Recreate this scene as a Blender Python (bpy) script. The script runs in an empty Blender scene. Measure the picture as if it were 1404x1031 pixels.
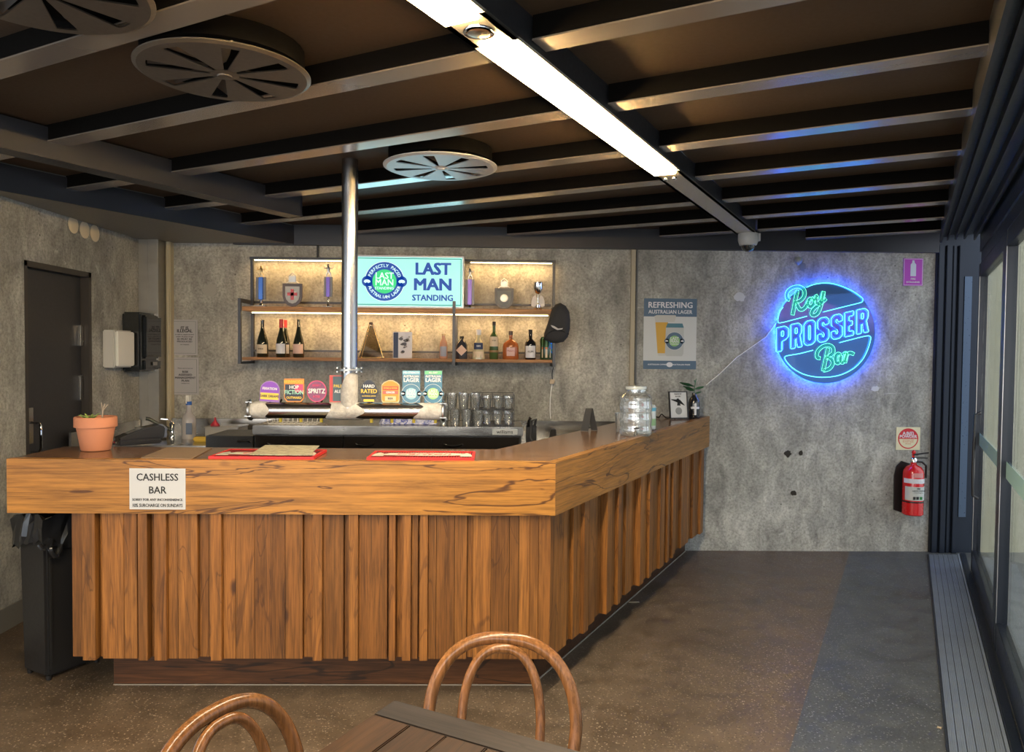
import bpy, bmesh, math, random
from mathutils import Vector, Matrix
random.seed(7)
R = math.radians
SC = bpy.context.scene
COL = SC.collection
# ---------------------------------------------------------------- camera
F_PX = 1026.36; PITCH, ROLL, EPS, DL = R(1.766), R(0.537), R(1.1214), R(27.871)
EYE = Vector((0, 0, 1.6))
f_ = Vector((0, math.cos(PITCH), -math.sin(PITCH))); u_ = Vector((0, math.sin(PITCH), math.cos(PITCH))); r_ = Vector((1, 0, 0))
r_, u_ = r_*math.cos(ROLL)+u_*math.sin(ROLL), -r_*math.sin(ROLL)+u_*math.cos(ROLL)
TURN = Matrix.Rotation(-EPS, 3, 'Z')
f_, u_, r_ = TURN@f_, TURN@u_, TURN@r_
cam_data = bpy.data.cameras.new('camera'); cam = bpy.data.objects.new('camera', cam_data); COL.objects.link(cam)
cam_data.sensor_width = 36; cam_data.lens = 36*F_PX/1404; cam_data.clip_start = .05
cam.matrix_world = Matrix.Translation(EYE) @ Matrix((r_, u_, -f_)).transposed().to_4x4()
SC.camera = cam
# ---------------------------------------------------------------- world, big lights, exposure
W = bpy.data.worlds.new('world'); SC.world = W; W.use_nodes = True
wn = W.node_tree.nodes; wl = W.node_tree.links
bg = wn['Background']; bg.inputs['Color'].default_value = (.80, .90, 1, 1); bg.inputs['Strength'].default_value = 2.1
SC.view_settings.view_transform = 'Standard'; SC.view_settings.look = 'None'
SC.view_settings.gamma = 1; SC.view_settings.use_curve_mapping = False; SC.view_settings.exposure = 0.0
SC.cycles.use_denoising = True
SC.cycles.max_bounces = 8
def area(name, loc, rot, sx, sy, power, color):
    l = bpy.data.lights.new(name, 'AREA'); l.shape = 'RECTANGLE'; l.size = sx; l.size_y = sy; l.energy = power; l.color = color
    o = bpy.data.objects.new(name, l); COL.objects.link(o); o.location = loc; o.rotation_euler = rot; return o
TH = -(EPS+DL)                                   # the bay of the building runs skewed to the back wall
DV = Vector((math.sin(-TH), math.cos(-TH), 0)); NV = Vector((DV.y, -DV.x, 0))
def ST(s, t, z=0): return NV*s + DV*t + Vector((0, 0, z))
DAY = area('daylight_behind', (-2.2, -3.6, 1.5), (R(90), 0, 0), 5.5, 2.3, 210, (1, .93, .84))
# ---------------------------------------------------------------- measuring helpers
def ray(x, y): return f_*F_PX + r_*(x-702) + u_*(515.5-y)
def onY(x, y, Y): d = ray(x, y); return EYE + d*(Y/d.y)
def onZ(x, y, z): d = ray(x, y); return EYE + d*((z-1.6)/d.z)
def onX(x, y, X): d = ray(x, y); return EYE + d*(X/d.x)
# ---------------------------------------------------------------- materials
MATS = {}
def mat(name, col=(.5, .5, .5), rough=.5, metal=0, emit=0, ecol=None, trans=0, ior=1.45, coat=0, spec=None, alpha=None):
    if name in MATS: return MATS[name]
    m = bpy.data.materials.new(name); m.use_nodes = True; b = m.node_tree.nodes['Principled BSDF']
    b.inputs['Base Color'].default_value = (*col, 1); b.inputs['Roughness'].default_value = rough
    b.inputs['Metallic'].default_value = metal; b.inputs['IOR'].default_value = ior
    b.inputs['Transmission Weight'].default_value = trans; b.inputs['Coat Weight'].default_value = coat
    if spec is not None: b.inputs['Specular IOR Level'].default_value = spec
    if emit: b.inputs['Emission Color'].default_value = (*(ecol or col), 1); b.inputs['Emission Strength'].default_value = emit
    # a little procedural grain on everything that is not glass or a lamp
    if not trans and not emit:
        nt = m.node_tree; n = nt.nodes.new('ShaderNodeTexNoise'); n.inputs['Scale'].default_value = 60
        tc = nt.nodes.new('ShaderNodeTexCoord'); nt.links.new(tc.outputs['Object'], n.inputs['Vector'])
        mr = nt.nodes.new('ShaderNodeMapRange'); am = .015 if metal > .5 else .07; mr.inputs['To Min'].default_value = max(.02, rough-am); mr.inputs['To Max'].default_value = min(1, rough+am)
        nt.links.new(n.outputs['Fac'], mr.inputs['Value']); nt.links.new(mr.outputs['Result'], b.inputs['Roughness'])
    MATS[name] = m; return m
class NT:
    """tiny wrapper for building node trees"""
    def __init__(s, name, rough=.6):
        s.m = bpy.data.materials.new(name); s.m.use_nodes = True; s.t = s.m.node_tree; s.b = s.t.nodes['Principled BSDF']
        s.b.inputs['Roughness'].default_value = rough
        s.tc = s.t.nodes.new('ShaderNodeTexCoord'); MATS[name] = s.m
    def link(s, a, b): s.t.links.new(a, b)
    def mapping(s, scale=(1, 1, 1), src='Object', loc=None):
        n = s.t.nodes.new('ShaderNodeMapping'); n.inputs['Scale'].default_value = scale; s.link(s.tc.outputs[src], n.inputs['Vector'])
        if loc is not None: s.link(loc, n.inputs['Location'])
        return n.outputs['Vector']
    def noise(s, vec, scale, detail=4, rough=.55, dist=0):
        n = s.t.nodes.new('ShaderNodeTexNoise'); s.link(vec, n.inputs['Vector'])
        n.inputs['Scale'].default_value = scale; n.inputs['Detail'].default_value = detail; n.inputs['Roughness'].default_value = rough; n.inputs['Distortion'].default_value = dist
        return n.outputs['Fac']
    def voronoi(s, vec, scale, feat='F1'):
        n = s.t.nodes.new('ShaderNodeTexVoronoi'); n.feature = feat; s.link(vec, n.inputs['Vector']); n.inputs['Scale'].default_value = scale
        return n.outputs['Distance']
    def ramp(s, fac, stops):
        n = s.t.nodes.new('ShaderNodeValToRGB'); s.link(fac, n.inputs['Fac']); e = n.color_ramp.elements
        while len(e) < len(stops): e.new(.5)
        for i, (p, c) in enumerate(stops): e[i].position = p; e[i].color = (*c, 1) if len(c) == 3 else c
        return n.outputs['Color']
    def mix(s, fac, a, b, mode='MIX'):
        n = s.t.nodes.new('ShaderNodeMix'); n.data_type = 'RGBA'; n.blend_type = mode
        for v, k in ((fac, 0), (a, 6), (b, 7)):
            if hasattr(v, 'is_output') or isinstance(v, bpy.types.NodeSocket): s.link(v, n.inputs[k])
            else: n.inputs[k].default_value = v if k == 0 else (*v, 1)
        return n.outputs[2]
    def math(s, op, a, b=0, c=0):
        n = s.t.nodes.new('ShaderNodeMath'); n.operation = op
        for i, v in enumerate((a, b, c)):
            if isinstance(v, bpy.types.NodeSocket): s.link(v, n.inputs[i])
            else: n.inputs[i].default_value = v
        return n.outputs[0]
    def bump(s, h, strength=.3, dist=.01):
        n = s.t.nodes.new('ShaderNodeBump'); s.link(h, n.inputs['Height']); n.inputs['Strength'].default_value = strength; n.inputs['Distance'].default_value = dist
        s.link(n.outputs['Normal'], s.b.inputs['Normal'])
    def out(s, col=None, rough=None):
        if col is not None: s.link(col, s.b.inputs['Base Color'])
        if rough is not None: s.link(rough, s.b.inputs['Roughness'])
        return s.m
def g(v): return (v, v, v)
def concrete():
    n = NT('concrete', .75); v = n.mapping()
    a = n.noise(v, .9, 8, .6, .4); c = n.ramp(a, [(.28, (.24, .235, .215)), (.48, (.34, .335, .305)), (.72, (.46, .45, .415))])
    v2 = n.mapping((1, 1, .5)); b2 = n.noise(v2, 7, 9, .68, .5)
    c = n.mix(.9, c, n.ramp(b2, [(.33, g(.5)), (.5, g(.88)), (.66, g(1.25))]), 'MULTIPLY')
    f2 = n.noise(v, 55, 4, .7); c = n.mix(.7, c, n.ramp(f2, [(.36, g(.62)), (.5, g(1)), (.66, g(1.3))]), 'MULTIPLY')
    pits = n.voronoi(v, 11); pm = n.ramp(pits, [(.05, g(1)), (.085, g(0))])
    lump = n.noise(v, 3.2, 2, .5); pm2 = n.math('MULTIPLY', pm, n.ramp(lump, [(.52, g(0)), (.6, g(1))]))
    c = n.mix(pm2, c, (.10, .095, .085))
    bl = n.noise(v, 4.6, 6, .62, 1.6); bm_ = n.ramp(bl, [(.64, g(0)), (.70, g(.85))])
    c = n.mix(bm_, c, (.44, .43, .40))
    w = n.noise(v, 2.0, 3, .5, 2.5); wm = n.ramp(n.math('ABSOLUTE', n.math('SUBTRACT', w, .5)), [(.0, g(.4)), (.006, g(0))])
    c = n.mix(wm, c, (.13, .125, .11))
    n.bump(n.mix(.5, b2, f2), .35, .012)
    return n.out(c, n.ramp(b2, [(.3, g(.55)), (.7, g(.85))]))
def floor_mat(name, base, speck, tint):
    n = NT(name, .5); v = n.mapping()
    a = n.noise(v, 1.1, 6, .6, .8); c = n.mix(a, tuple(x*.55 for x in base), tuple(x*1.4 for x in base))
    b2 = n.noise(v, 6, 7, .65, .6); c = n.mix(.8, c, n.ramp(b2, [(.33, g(.55)), (.52, g(1)), (.7, g(1.35))]), 'MULTIPLY')
    vv = n.voronoi(v, 85); zone = n.ramp(n.noise(v, .9, 2), [(.35, g(.35)), (.62, g(1))])
    sm = n.math('MULTIPLY', n.ramp(vv, [(.20, g(.8)), (.36, g(0))]), zone); c = n.mix(n.math('MULTIPLY', sm, n.ramp(n.noise(v, 60, 1), [(.45, g(0)), (.6, g(1))])), c, speck)
    v3 = n.voronoi(v, 60); dm = n.ramp(v3, [(.14, g(.75)), (.3, g(0))]); c = n.mix(dm, c, tuple(x*.35 for x in base))
    n.bump(b2, .08, .01)
    return n.out(c, n.ramp(b2, [(.3, g(.34)), (.7, g(.58))]))
def wood(name, light, dark, vein, axis='Z', glossy=.42, veins=.5, randomise=True):
    n = NT(name, glossy); oi = n.t.nodes.new('ShaderNodeObjectInfo')
    off = n.t.nodes.new('ShaderNodeCombineXYZ'); k = n.math('MULTIPLY', oi.outputs['Random'], 37.0 if randomise else 0)
    for i in range(3): n.link(k, off.inputs[i])
    ai = 'XYZ'.index(axis)
    sc = [16, 16, 16]; sc[ai] = 1.1; fine = n.noise(n.mapping(tuple(sc), loc=off.outputs[0]), 2.2, 8, .65, .5)
    sc2 = [5, 5, 5]; sc2[ai] = .75; broad = n.noise(n.mapping(tuple(sc2), loc=off.outputs[0]), 1.1, 4, .5, .8)
    c = n.mix(broad, light, dark)
    c = n.mix(.9, c, n.ramp(fine, [(.3, g(.5)), (.5, g(.95)), (.7, g(1.3))]), 'MULTIPLY')
    sc3 = [90, 90, 90]; sc3[ai] = 3; gr = n.noise(n.mapping(tuple(sc3), loc=off.outputs[0]), 1.6, 3, .6); c = n.mix(.8, c, n.ramp(gr, [(.35, g(.62)), (.6, g(1.15))]), 'MULTIPLY')
    sc4 = [3.2, 3.2, 3.2]; sc4[ai] = .55; vn = n.noise(n.mapping(tuple(sc4), loc=off.outputs[0]), 1.7, 4, .45, 1.4)
    vm = n.ramp(n.math('ABSOLUTE', n.math('SUBTRACT', vn, .58)), [(.0, g(veins)), (.006, g(veins*.9)), (.013, g(0))])
    c = n.mix(vm, c, vein)
    kn = n.voronoi(n.mapping(tuple(1.9 if i != ai else .9 for i in range(3)), loc=off.outputs[0]), 1.6); km = n.ramp(kn, [(.035, g(.85)), (.07, g(0))]); c = n.mix(km, c, vein)
    if randomise:
        hv = n.t.nodes.new('ShaderNodeHueSaturation'); n.link(c, hv.inputs['Color'])
        n.link(n.math('MULTIPLY_ADD', oi.outputs['Random'], .55, .72), hv.inputs['Value']); hv.inputs['Saturation'].default_value = 1.0; c = hv.outputs[0]
    n.bump(fine, .12, .004); n.b.inputs['Specular IOR Level'].default_value = .32
    return n.out(c)
def brushed(name, col, rough, metal=1):
    n = NT(name, rough); v = n.mapping((1.5, 1.5, 8)); a = n.noise(v, 3, 2, .5)
    n.b.inputs['Metallic'].default_value = metal
    b2 = n.noise(n.mapping(), 5, 4, .6)
    return n.out(n.mix(b2, tuple(x*.8 for x in col), tuple(x*1.15 for x in col)), n.ramp(a, [(.3, g(max(.05, rough-.04))), (.7, g(rough+.06))]))
CONC = concrete()
FLOOR = floor_mat('floor_concrete', (.098, .068, .043), (.42, .35, .26), None)
FLOOR2 = floor_mat('floor_concrete_strip', (.062, .066, .068), (.30, .30, .29), None)
BOARD = wood('board_wood', (.29, .118, .025), (.145, .050, .010), (.035, .012, .005), 'Z', .5, .45)
FASC = wood('fascia_wood', (.42, .190, .036), (.29, .115, .019), (.06, .02, .006), 'X', .33, .9)
FASCS = wood('fascia_wood_side', (.42, .190, .036), (.29, .115, .019), (.06, .02, .006), 'Y', .33, .9)
TOPW = wood('worktop_wood', (.30, .155, .075), (.21, .105, .05), (.05, .02, .01), 'X', .16, .5)
KICKW = wood('kick_wood', (.10, .036, .010), (.035, .014, .006), (.012, .006, .003), 'X', .45, .8)
SHELFW = wood('shelf_wood', (.42, .21, .08), (.30, .13, .045), (.08, .03, .01), 'X', .5, .3)
TABW = wood('table_wood', (.085, .036, .011), (.018, .012, .009), (.012, .007, .004), 'Y', .42, .9)
TABX = wood('table_wood_cross', (.032, .021, .015), (.013, .011, .010), (.012, .007, .004), 'X', .42, .9)
BENT = wood('bentwood', (.25, .110, .036), (.095, .033, .013), (.08, .03, .01), 'Z', .20, .15)
STEEL = brushed('stainless', (.50, .48, .45), .22)
STEELD = brushed('dull_steel', (.36, .36, .35), .35)
GALV = brushed('galvanised', (.40, .39, .36), .42)
CEIL = mat('ceiling_brown', (.055, .033, .017), .7)
STRIPM = mat('ceiling_strip', (.36, .31, .27), .2, .6)
WEB = mat('web_black', (.003, .0025, .002), .9, spec=.1)
BEAMM = mat('beam_dark', (.035, .036, .042), .42, .3)
SOFF = mat('soffit_grey', (.19, .18, .165), .45, .2)
FRAME = mat('door_frame_navy', (.011, .016, .027), .34, .3)
FRAME2 = mat('door_frame_sheen', (.07, .10, .15), .3, .5)
BLACK = mat('black_plastic', (.014, .013, .013), .32)
BLACKM = mat('black_matt', (.02, .02, .022), .7)
DARKM = mat('dark_steel', (.05, .052, .06), .4, .6)
DOORM = mat('door_charcoal', (.028, .028, .032), .45)
WHITE = mat('white_plastic', (.75, .75, .72), .35)
PAPER = mat('paper', (.72, .72, .68), .7)
GREYP = mat('paper_grey', (.48, .48, .48), .6)
INK = mat('ink_black', (.02, .02, .02), .7)
CHROME = mat('chrome', (.75, .75, .75), .08, 1)
GOLD = mat('gold', (.75, .52, .20), .22, 1)
RED = mat('red_paint', (.55, .012, .014), .25, 0, coat=.5)
def glass(name, col=(1, 1, 1), rough=.0, ior=1.45):
    return mat(name, col, rough, 0, trans=1, ior=ior)
def thin_glass(name, tint=(.9, .95, .95), refl=.12):
    if name in MATS: return MATS[name]
    m = bpy.data.materials.new(name); m.use_nodes = True; t = m.node_tree; t.nodes.clear()
    o = t.nodes.new('ShaderNodeOutputMaterial'); a = t.nodes.new('ShaderNodeBsdfTransparent'); a.inputs[0].default_value = (*tint, 1)
    b = t.nodes.new('ShaderNodeBsdfGlossy'); b.inputs['Roughness'].default_value = .03; mx = t.nodes.new('ShaderNodeMixShader')
    fr = t.nodes.new('ShaderNodeFresnel'); fr.inputs[0].default_value = 1.12 if name == 'pane_glass' else 1.45; mm = t.nodes.new('ShaderNodeMath'); mm.operation = 'MULTIPLY_ADD'; mm.inputs[1].default_value = .6; mm.inputs[2].default_value = refl*.3
    t.links.new(fr.outputs[0], mm.inputs[0]); t.links.new(mm.outputs[0], mx.inputs[0]); t.links.new(a.outputs[0], mx.inputs[1]); t.links.new(b.outputs[0], mx.inputs[2]); t.links.new(mx.outputs[0], o.inputs[0])
    if name == 'cup_glass':
        d_ = t.nodes.new('ShaderNodeBsdfDiffuse'); d_.inputs[0].default_value = (.8, .82, .8, 1); m2_ = t.nodes.new('ShaderNodeMixShader'); m2_.inputs[0].default_value = .10
        t.links.new(mx.outputs[0], m2_.inputs[1]); t.links.new(d_.outputs[0], m2_.inputs[2]); t.links.new(m2_.outputs[0], o.inputs[0])
    MATS[name] = m; return m
PANE = thin_glass('pane_glass', (.97, .985, .985), .1)
CUPG = thin_glass('cup_glass', (.975, .985, .985), 1.0)
# ---------------------------------------------------------------- mesh builder
class MB:
    def __init__(s): s.v = []; s.f = []; s.sm = []
    def add(s, vs, fs, smooth=False):
        n = len(s.v); s.v += [Vector(v) for v in vs]; s.f += [tuple(n+i for i in f) for f in fs]; s.sm += [smooth]*len(fs); return s
    def box(s, a, b, m=None):
        x0, y0, z0 = a; x1, y1, z1 = b
        vs = [Vector(p) for p in ((x0, y0, z0), (x1, y0, z0), (x1, y1, z0), (x0, y1, z0), (x0, y0, z1), (x1, y0, z1), (x1, y1, z1), (x0, y1, z1))]
        if m: vs = [m@v for v in vs]
        return s.add(vs, [(3, 2, 1, 0), (4, 5, 6, 7), (0, 1, 5, 4), (1, 2, 6, 5), (2, 3, 7, 6), (3, 0, 4, 7)])
    def prism(s, pts, z0, z1, m=None, plane='XY'):
        """extrude a polygon; plane XY along Z, XZ along Y"""
        def P(p, k): return Vector((p[0], p[1], k)) if plane == 'XY' else (Vector((p[0], k, p[1])) if plane == 'XZ' else Vector((k, p[0], p[1])))
        n = len(pts); vs = [P(p, z0) for p in pts]+[P(p, z1) for p in pts]
        if m: vs = [m@v for v in vs]
        return s.add(vs, [tuple(range(n))[::-1], tuple(range(n, 2*n))]+[(i, (i+1) % n, n+(i+1) % n, n+i) for i in range(n)])
    def lathe(s, prof, c=(0, 0, 0), n=20, smooth=True, m=None, sx=1, sy=1):
        vs = []; fs = []
        for (r, z) in prof:
            for i in range(n):
                a = 2*math.pi*i/n; v = Vector((r*sx*math.cos(a), r*sy*math.sin(a), z)); vs.append(((m@v) if m else v)+Vector(c))
        for j in range(len(prof)-1):
            for i in range(n): fs.append((j*n+i, j*n+(i+1) % n, (j+1)*n+(i+1) % n, (j+1)*n+i))
        fs.append(tuple(range(n))[::-1]); fs.append(tuple(range((len(prof)-1)*n, len(prof)*n)))
        return s.add(vs, fs, smooth)
    def tube(s, pts, r, n=8, closed=False, smooth=True, flat=None):
        pts = [Vector(p) for p in pts]; k = len(pts); vs = []; fs = []
        rr = r if isinstance(r, (list, tuple)) else [r]*k
        up = None
        for i, p in enumerate(pts):
            a = pts[(i-1) % k] if (closed or i > 0) else p; b = pts[(i+1) % k] if (closed or i < k-1) else p
            t = (b-a); t = t.normalized() if t.length > 1e-9 else Vector((0, 0, 1))
            if up is None:
                up = Vector((0, 0, 1)) if abs(t.z) < .9 else Vector((0, 1, 0))
            x = t.cross(up)
            if x.length < 1e-4: x = t.orthogonal()
            x.normalize(); y = x.cross(t).normalized(); up = y
            for j in range(n):
                q = 2*math.pi*j/n+math.pi/n; vs.append(p+x*(rr[i]*math.cos(q))+y*(rr[i]*math.sin(q)*(flat or 1)))
        for i in range(k if closed else k-1):
            for j in range(n): fs.append((i*n+j, i*n+(j+1) % n, ((i+1) % k)*n+(j+1) % n, ((i+1) % k)*n+j))
        if not closed: fs.append(tuple(range(n))); fs.append(tuple(range((k-1)*n, k*n))[::-1])
        return s.add(vs, fs, smooth)
    def ball(s, c, r, n=12, sx=1, sy=1, sz=1):
        prof = [(max(1e-4, r*math.sin(math.pi*i/8)), -r*math.cos(math.pi*i/8)*sz) for i in range(9)]
        return s.lathe(prof, c, n, sx=sx, sy=sy)
    def build(s, name, m, parent=None, loc=(0, 0, 0), rz=0, bevel=0, rot=None):
        me = bpy.data.meshes.new(name); me.from_pydata([tuple(v) for v in s.v], [], s.f); me.polygons.foreach_set('use_smooth', s.sm)
        bm = bmesh.new(); bm.from_mesh(me); bmesh.ops.recalc_face_normals(bm, faces=bm.faces[:])
        if bevel:
            es = [e for e in bm.edges if len(e.link_faces) == 2 and e.calc_face_angle(0) > .6]
            bmesh.ops.bevel(bm, geom=es, offset=bevel, segments=2, affect='EDGES', clamp_overlap=True)
        bm.to_mesh(me); bm.free()
        if any(s.sm):
            try: me.set_sharp_from_angle(angle=R(40))
            except Exception: pass
        if m: me.materials.append(m)
        o = bpy.data.objects.new(name, me); COL.objects.link(o); o.parent = parent; o.location = loc; o.rotation_euler = rot or (0, 0, rz); return o
def tag(o, label=None, cat=None, group=None, kind=None):
    if label: o['label'] = label
    if cat: o['category'] = cat
    if group: o['group'] = group
    if kind: o['kind'] = kind
    return o
def lab(o, l): o['label'] = l; return o
def empty(name, loc, rz=0, label=None, cat=None, group=None, rot=None):
    o = bpy.data.objects.new(name, None); COL.objects.link(o); o.empty_display_size = .05; o.location = loc; o.rotation_euler = rot or (0, 0, rz)
    return tag(o, label, cat, group)
def copy_tree(o, parent=None):
    c = o.copy(); COL.objects.link(c); c.parent = parent
    for ch in list(o.children): copy_tree(ch, c)
    return c
def struct(o): o['kind'] = 'structure'; return o
def text(s, size, m, parent, loc, rot=(R(90), 0, 0), align='CENTER', depth=.0006, bold=0, sx=1, name='lettering', spacing=1, res=2, shear=0):
    c = bpy.data.curves.new('t', 'FONT'); c.body = s; c.size = size; c.align_x = align; c.align_y = 'CENTER'; c.extrude = depth; c.offset = bold; c.resolution_u = res; c.space_character = spacing; c.shear = shear
    t = bpy.data.objects.new('t', c); COL.objects.link(t); bpy.context.view_layer.update()
    me = bpy.data.meshes.new_from_object(t.evaluated_get(bpy.context.evaluated_depsgraph_get())); bpy.data.objects.remove(t); bpy.data.curves.remove(c)
    me.materials.clear(); me.materials.append(m)
    o = bpy.data.objects.new(name, me); COL.objects.link(o); o.parent = parent; o.location = loc; o.rotation_euler = rot; o.scale = (sx, 1, 1); return o
def lettering(specs, m, parent, y=0, name='lettering', rot=(R(90), 0, 0), zoff=0):
    """several lines of text in one mesh: (string, x, z, size, bold, xscale)"""
    vs = []; fs = []; M = Matrix.Rotation(R(90), 4, 'X')
    for sp in specs:
        s, x, z, size = sp[:4]; bold = sp[4] if len(sp) > 4 else 0; sx = sp[5] if len(sp) > 5 else 1; ang = sp[6] if len(sp) > 6 else 0
        c = bpy.data.curves.new('t', 'FONT'); c.body = s; c.size = size; c.align_x = 'CENTER'; c.align_y = 'CENTER'; c.extrude = .0004; c.resolution_u = 2
        t = bpy.data.objects.new('t', c); COL.objects.link(t); bpy.context.view_layer.update()
        me = bpy.data.meshes.new_from_object(t.evaluated_get(bpy.context.evaluated_depsgraph_get())); bpy.data.objects.remove(t); bpy.data.curves.remove(c)
        n = len(vs); Rm = Matrix.Rotation(ang, 3, 'Z')
        sh_ = [(0, 0)] if bold <= 0 else [(-1, -.6), (1, -.6), (-1, .6), (1, .6)]
        for dk_, (dx_, dz_) in enumerate(sh_):
            n = len(vs)
            for v in me.vertices:
                p = Rm@Vector((v.co.x*sx+dx_*bold*size*.9, v.co.y+dz_*bold*size*.9, v.co.z)); vs.append(Vector((x+p.x, y-p.z-.00016*dk_, z+p.y)))
            fs += [tuple(n+i for i in p.vertices) for p in me.polygons]
        bpy.data.meshes.remove(me)
    b = MB(); b.add(vs, fs); return b.build(name, m, parent)
def arc_letters(s, cx, cz, r, size, a0, a1, bold=0, inward=False):
    out = []; n = len(s)
    for i, ch in enumerate(s):
        a = a0+(a1-a0)*(i/(n-1)); x = cx+r*math.cos(a); z = cz+r*math.sin(a)
        if ch != ' ': out.append((ch, x, z, size, bold, 1, a-math.pi/2 if not inward else a+math.pi/2))
    return out
def disc_pts(cx, cz, r, n=32, sx=1, sz=1): return [(cx+r*sx*math.cos(2*math.pi*i/n), cz+r*sz*math.sin(2*math.pi*i/n)) for i in range(n)]
def smooth_path(pts, k=4, closed=False):
    pts = [Vector(p) for p in pts]; n = len(pts); out = []
    rng = range(n if closed else n-1)
    for i in rng:
        p0 = pts[(i-1) % n] if (closed or i > 0) else pts[i]; p1 = pts[i]; p2 = pts[(i+1) % n]; p3 = pts[(i+2) % n] if (closed or i+2 < n) else p2
        for j in range(k):
            t = j/k; out.append(.5*((2*p1)+(p2-p0)*t+(2*p0-5*p1+4*p2-p3)*t*t+(3*p1-p0-3*p2+p3)*t**3))
    if not closed: out.append(pts[-1])
    return out
def wall_patch(cx, cz, r, seed, sx=1, sz=1, n=16):
    rd = random.Random(seed); return [(cx+r*sx*rd.uniform(.7, 1.15)*math.cos(2*math.pi*i/n), cz+r*sz*rd.uniform(.7, 1.15)*math.sin(2*math.pi*i/n)) for i in range(n)]
# ================================================================= STRUCTURE
YB = 6.04; XL = -2.78; ZT = 2.45; ZC = 2.60
seam = [(s, t) for s, t in ()]
fa = onZ(1155, 790, 0); fb = onZ(1082, 1031, 0)
sS = (fa-fb).normalized(); fbb = fb-sS*6.0; faa = fa+sS*.75
tr = .172
A1 = ST(tr, -1.5); A2 = (XL, -3.4); 
b = MB(); b.prism([(-7, -4), (fbb.x-.0, -4), (fbb.x, fbb.y), (faa.x, faa.y), (faa.x, YB), (-7, YB)], -.1, 0); struct(b.build('floor', FLOOR))
tA = (tr-YB*NV.y)/NV.x
b = MB(); b.prism([(fbb.x, fbb.y), (ST(.5, -4.2).x+.0, ST(.5, -4.2).y), ((.5-(YB+.2)*NV.y)/NV.x, YB+.2), (faa.x, YB+.2), (faa.x, YB), (faa.x, faa.y)], -.1, 0); struct(b.build('floor', FLOOR2))
# back wall, cut plan
b = MB(); b.box((XL-.2, YB, -.1), (3.55, YB+.2, 2.75)); struct(b.build('wall_back', CONC))
b = MB()
dY0, dY1, dZ = 4.46, 5.19, 2.12
b.box((XL-.2, 3.2, -.1), (XL, dY0, 2.75)); b.box((XL-.2, dY1, -.1), (XL, YB, 2.75)); b.box((XL-.2, dY0, dZ), (XL, dY1, 2.75)); wl_ = b.build('wall_left', CONC); struct(wl_)
# core-filled holes and plaster patches
PATCH = mat('mortar_patch', (.62, .54, .40), .8); PATCHW = mat('plaster_patch', (.52, .53, .52), .8); HOLE = mat('wall_hole', (.03, .025, .02), .9)
for (px, py) in ((100, 308), (115.5, 315), (129.5, 320)):
    p = onX(px, py, XL); b = MB(); b.lathe([(.056, 0), (.058, .004), (.05, .006)], n=20); b.build('mortar_plug', PATCH, wl_, (XL, p.y, p.z), rot=(0, R(90), 0))
for i, (px, py, r, sx, sz, m) in enumerate(((1014, 407, .045, 1, .9, PATCHW), (1200, 533, .03, 1.2, .8, PATCHW), (1080, 622, .03, 1, 1, HOLE), (1088, 676, .022, 1.2, 1, HOLE), (1098, 621, .018, 1, 1.3, HOLE), (1100, 366, .035, .8, 1.1, mat('grey_patch', (.16, .17, .17), .8)), (698, 347, .02, 1, 1, PATCHW), (288, 398, .06, 1, 1, mat('light_patch', (.33, .32, .29), .8)))):
    p = onY(px, py, YB); b = MB(); b.prism(wall_patch(p.x, p.z, r, i, sx, sz), YB-.0035, YB+.004, plane='XZ'); b.build('wall_patch', m, bpy.data.objects['wall_back'])
# diagonal cable crack on the wall
b = MB(); b.tube([onY(968, 528, YB-.004), onY(985, 514, YB-.004), onY(1010, 490, YB-.004), onY(1050, 462, YB-.004), onY(1066, 440, YB-.004)], .0035, 6)
tag(b.build('neon_cable', WHITE), 'thin pale cable running down left from round neon sign', 'cable')
# door on left
d = struct(empty('door_1', (XL, (dY0+dY1)/2, 0)))
b = MB(); h = (dY1-dY0)/2
b.box((-.13, -h, 0), (.0, -h+.035, dZ)); b.box((-.13, h-.035, 0), (.0, h, dZ)); b.box((-.13, -h, dZ-.035), (.0, h, dZ)); b.build('door_frame', mat('frame_bronze', (.05, .045, .042), .4, .3), d, bevel=.002)
b = MB(); b.box((-.10, -h+.037, .01), (-.055, h-.037, dZ-.037)); b.build('door_leaf', DOORM, d, bevel=.002)
b = MB(); b.box((-.055, -.33, 1.02), (-.05, -.21, 1.24)); hp = b.build('push_plate', STEEL, d)
b = MB(); b.tube([(-.05, -.235, .97), (-.005, -.235, .97), (.01, -.235, .99), (.01, -.235, 1.13), (-.005, -.235, 1.15), (-.05, -.235, 1.15)], .008, 8); b.build('door_handle', CHROME, d)
b = MB(); b.box((-.055, h-.075, 1.62), (-.035, h-.04, 1.76)); b.build('latch', STEEL, d, bevel=.002)
b = MB(); b.box((-.055, h-.072, 1.25), (-.04, h-.045, 1.42)); b.build('latch', STEEL, d, bevel=.002)
b = MB(); b.box((XL-.4, dY0-.3, -.1), (XL-.19, dY1+.3, 2.4)); struct(b.build('trim_1', BLACKM))
# dark skirting on left wall near bin
b = MB(); b.box((XL, 3.95, 0), (XL+.012, 4.40, .13)); struct(b.build('baseboard_left', mat('skirt_concrete', (.17, .165, .15), .7)))
# stainless corner post + channel
b = MB(); b.box((XL, 5.86, .0), (XL+.075, YB, ZT)); b.box((XL+.078, 5.85, 0), (XL+.155, YB, ZT)); struct(b.build('trim_2', GALV, bevel=.003))
b = MB(); b.box((XL+.158, 5.98, 0), (XL+.195, YB, ZT)); b.tube([(XL+.178, 5.975, 0.9), (XL+.178, 5.975, ZT)], .011); struct(b.build('trim_3', mat('cream_conduit', (.42, .37, .26), .6)))
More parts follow.
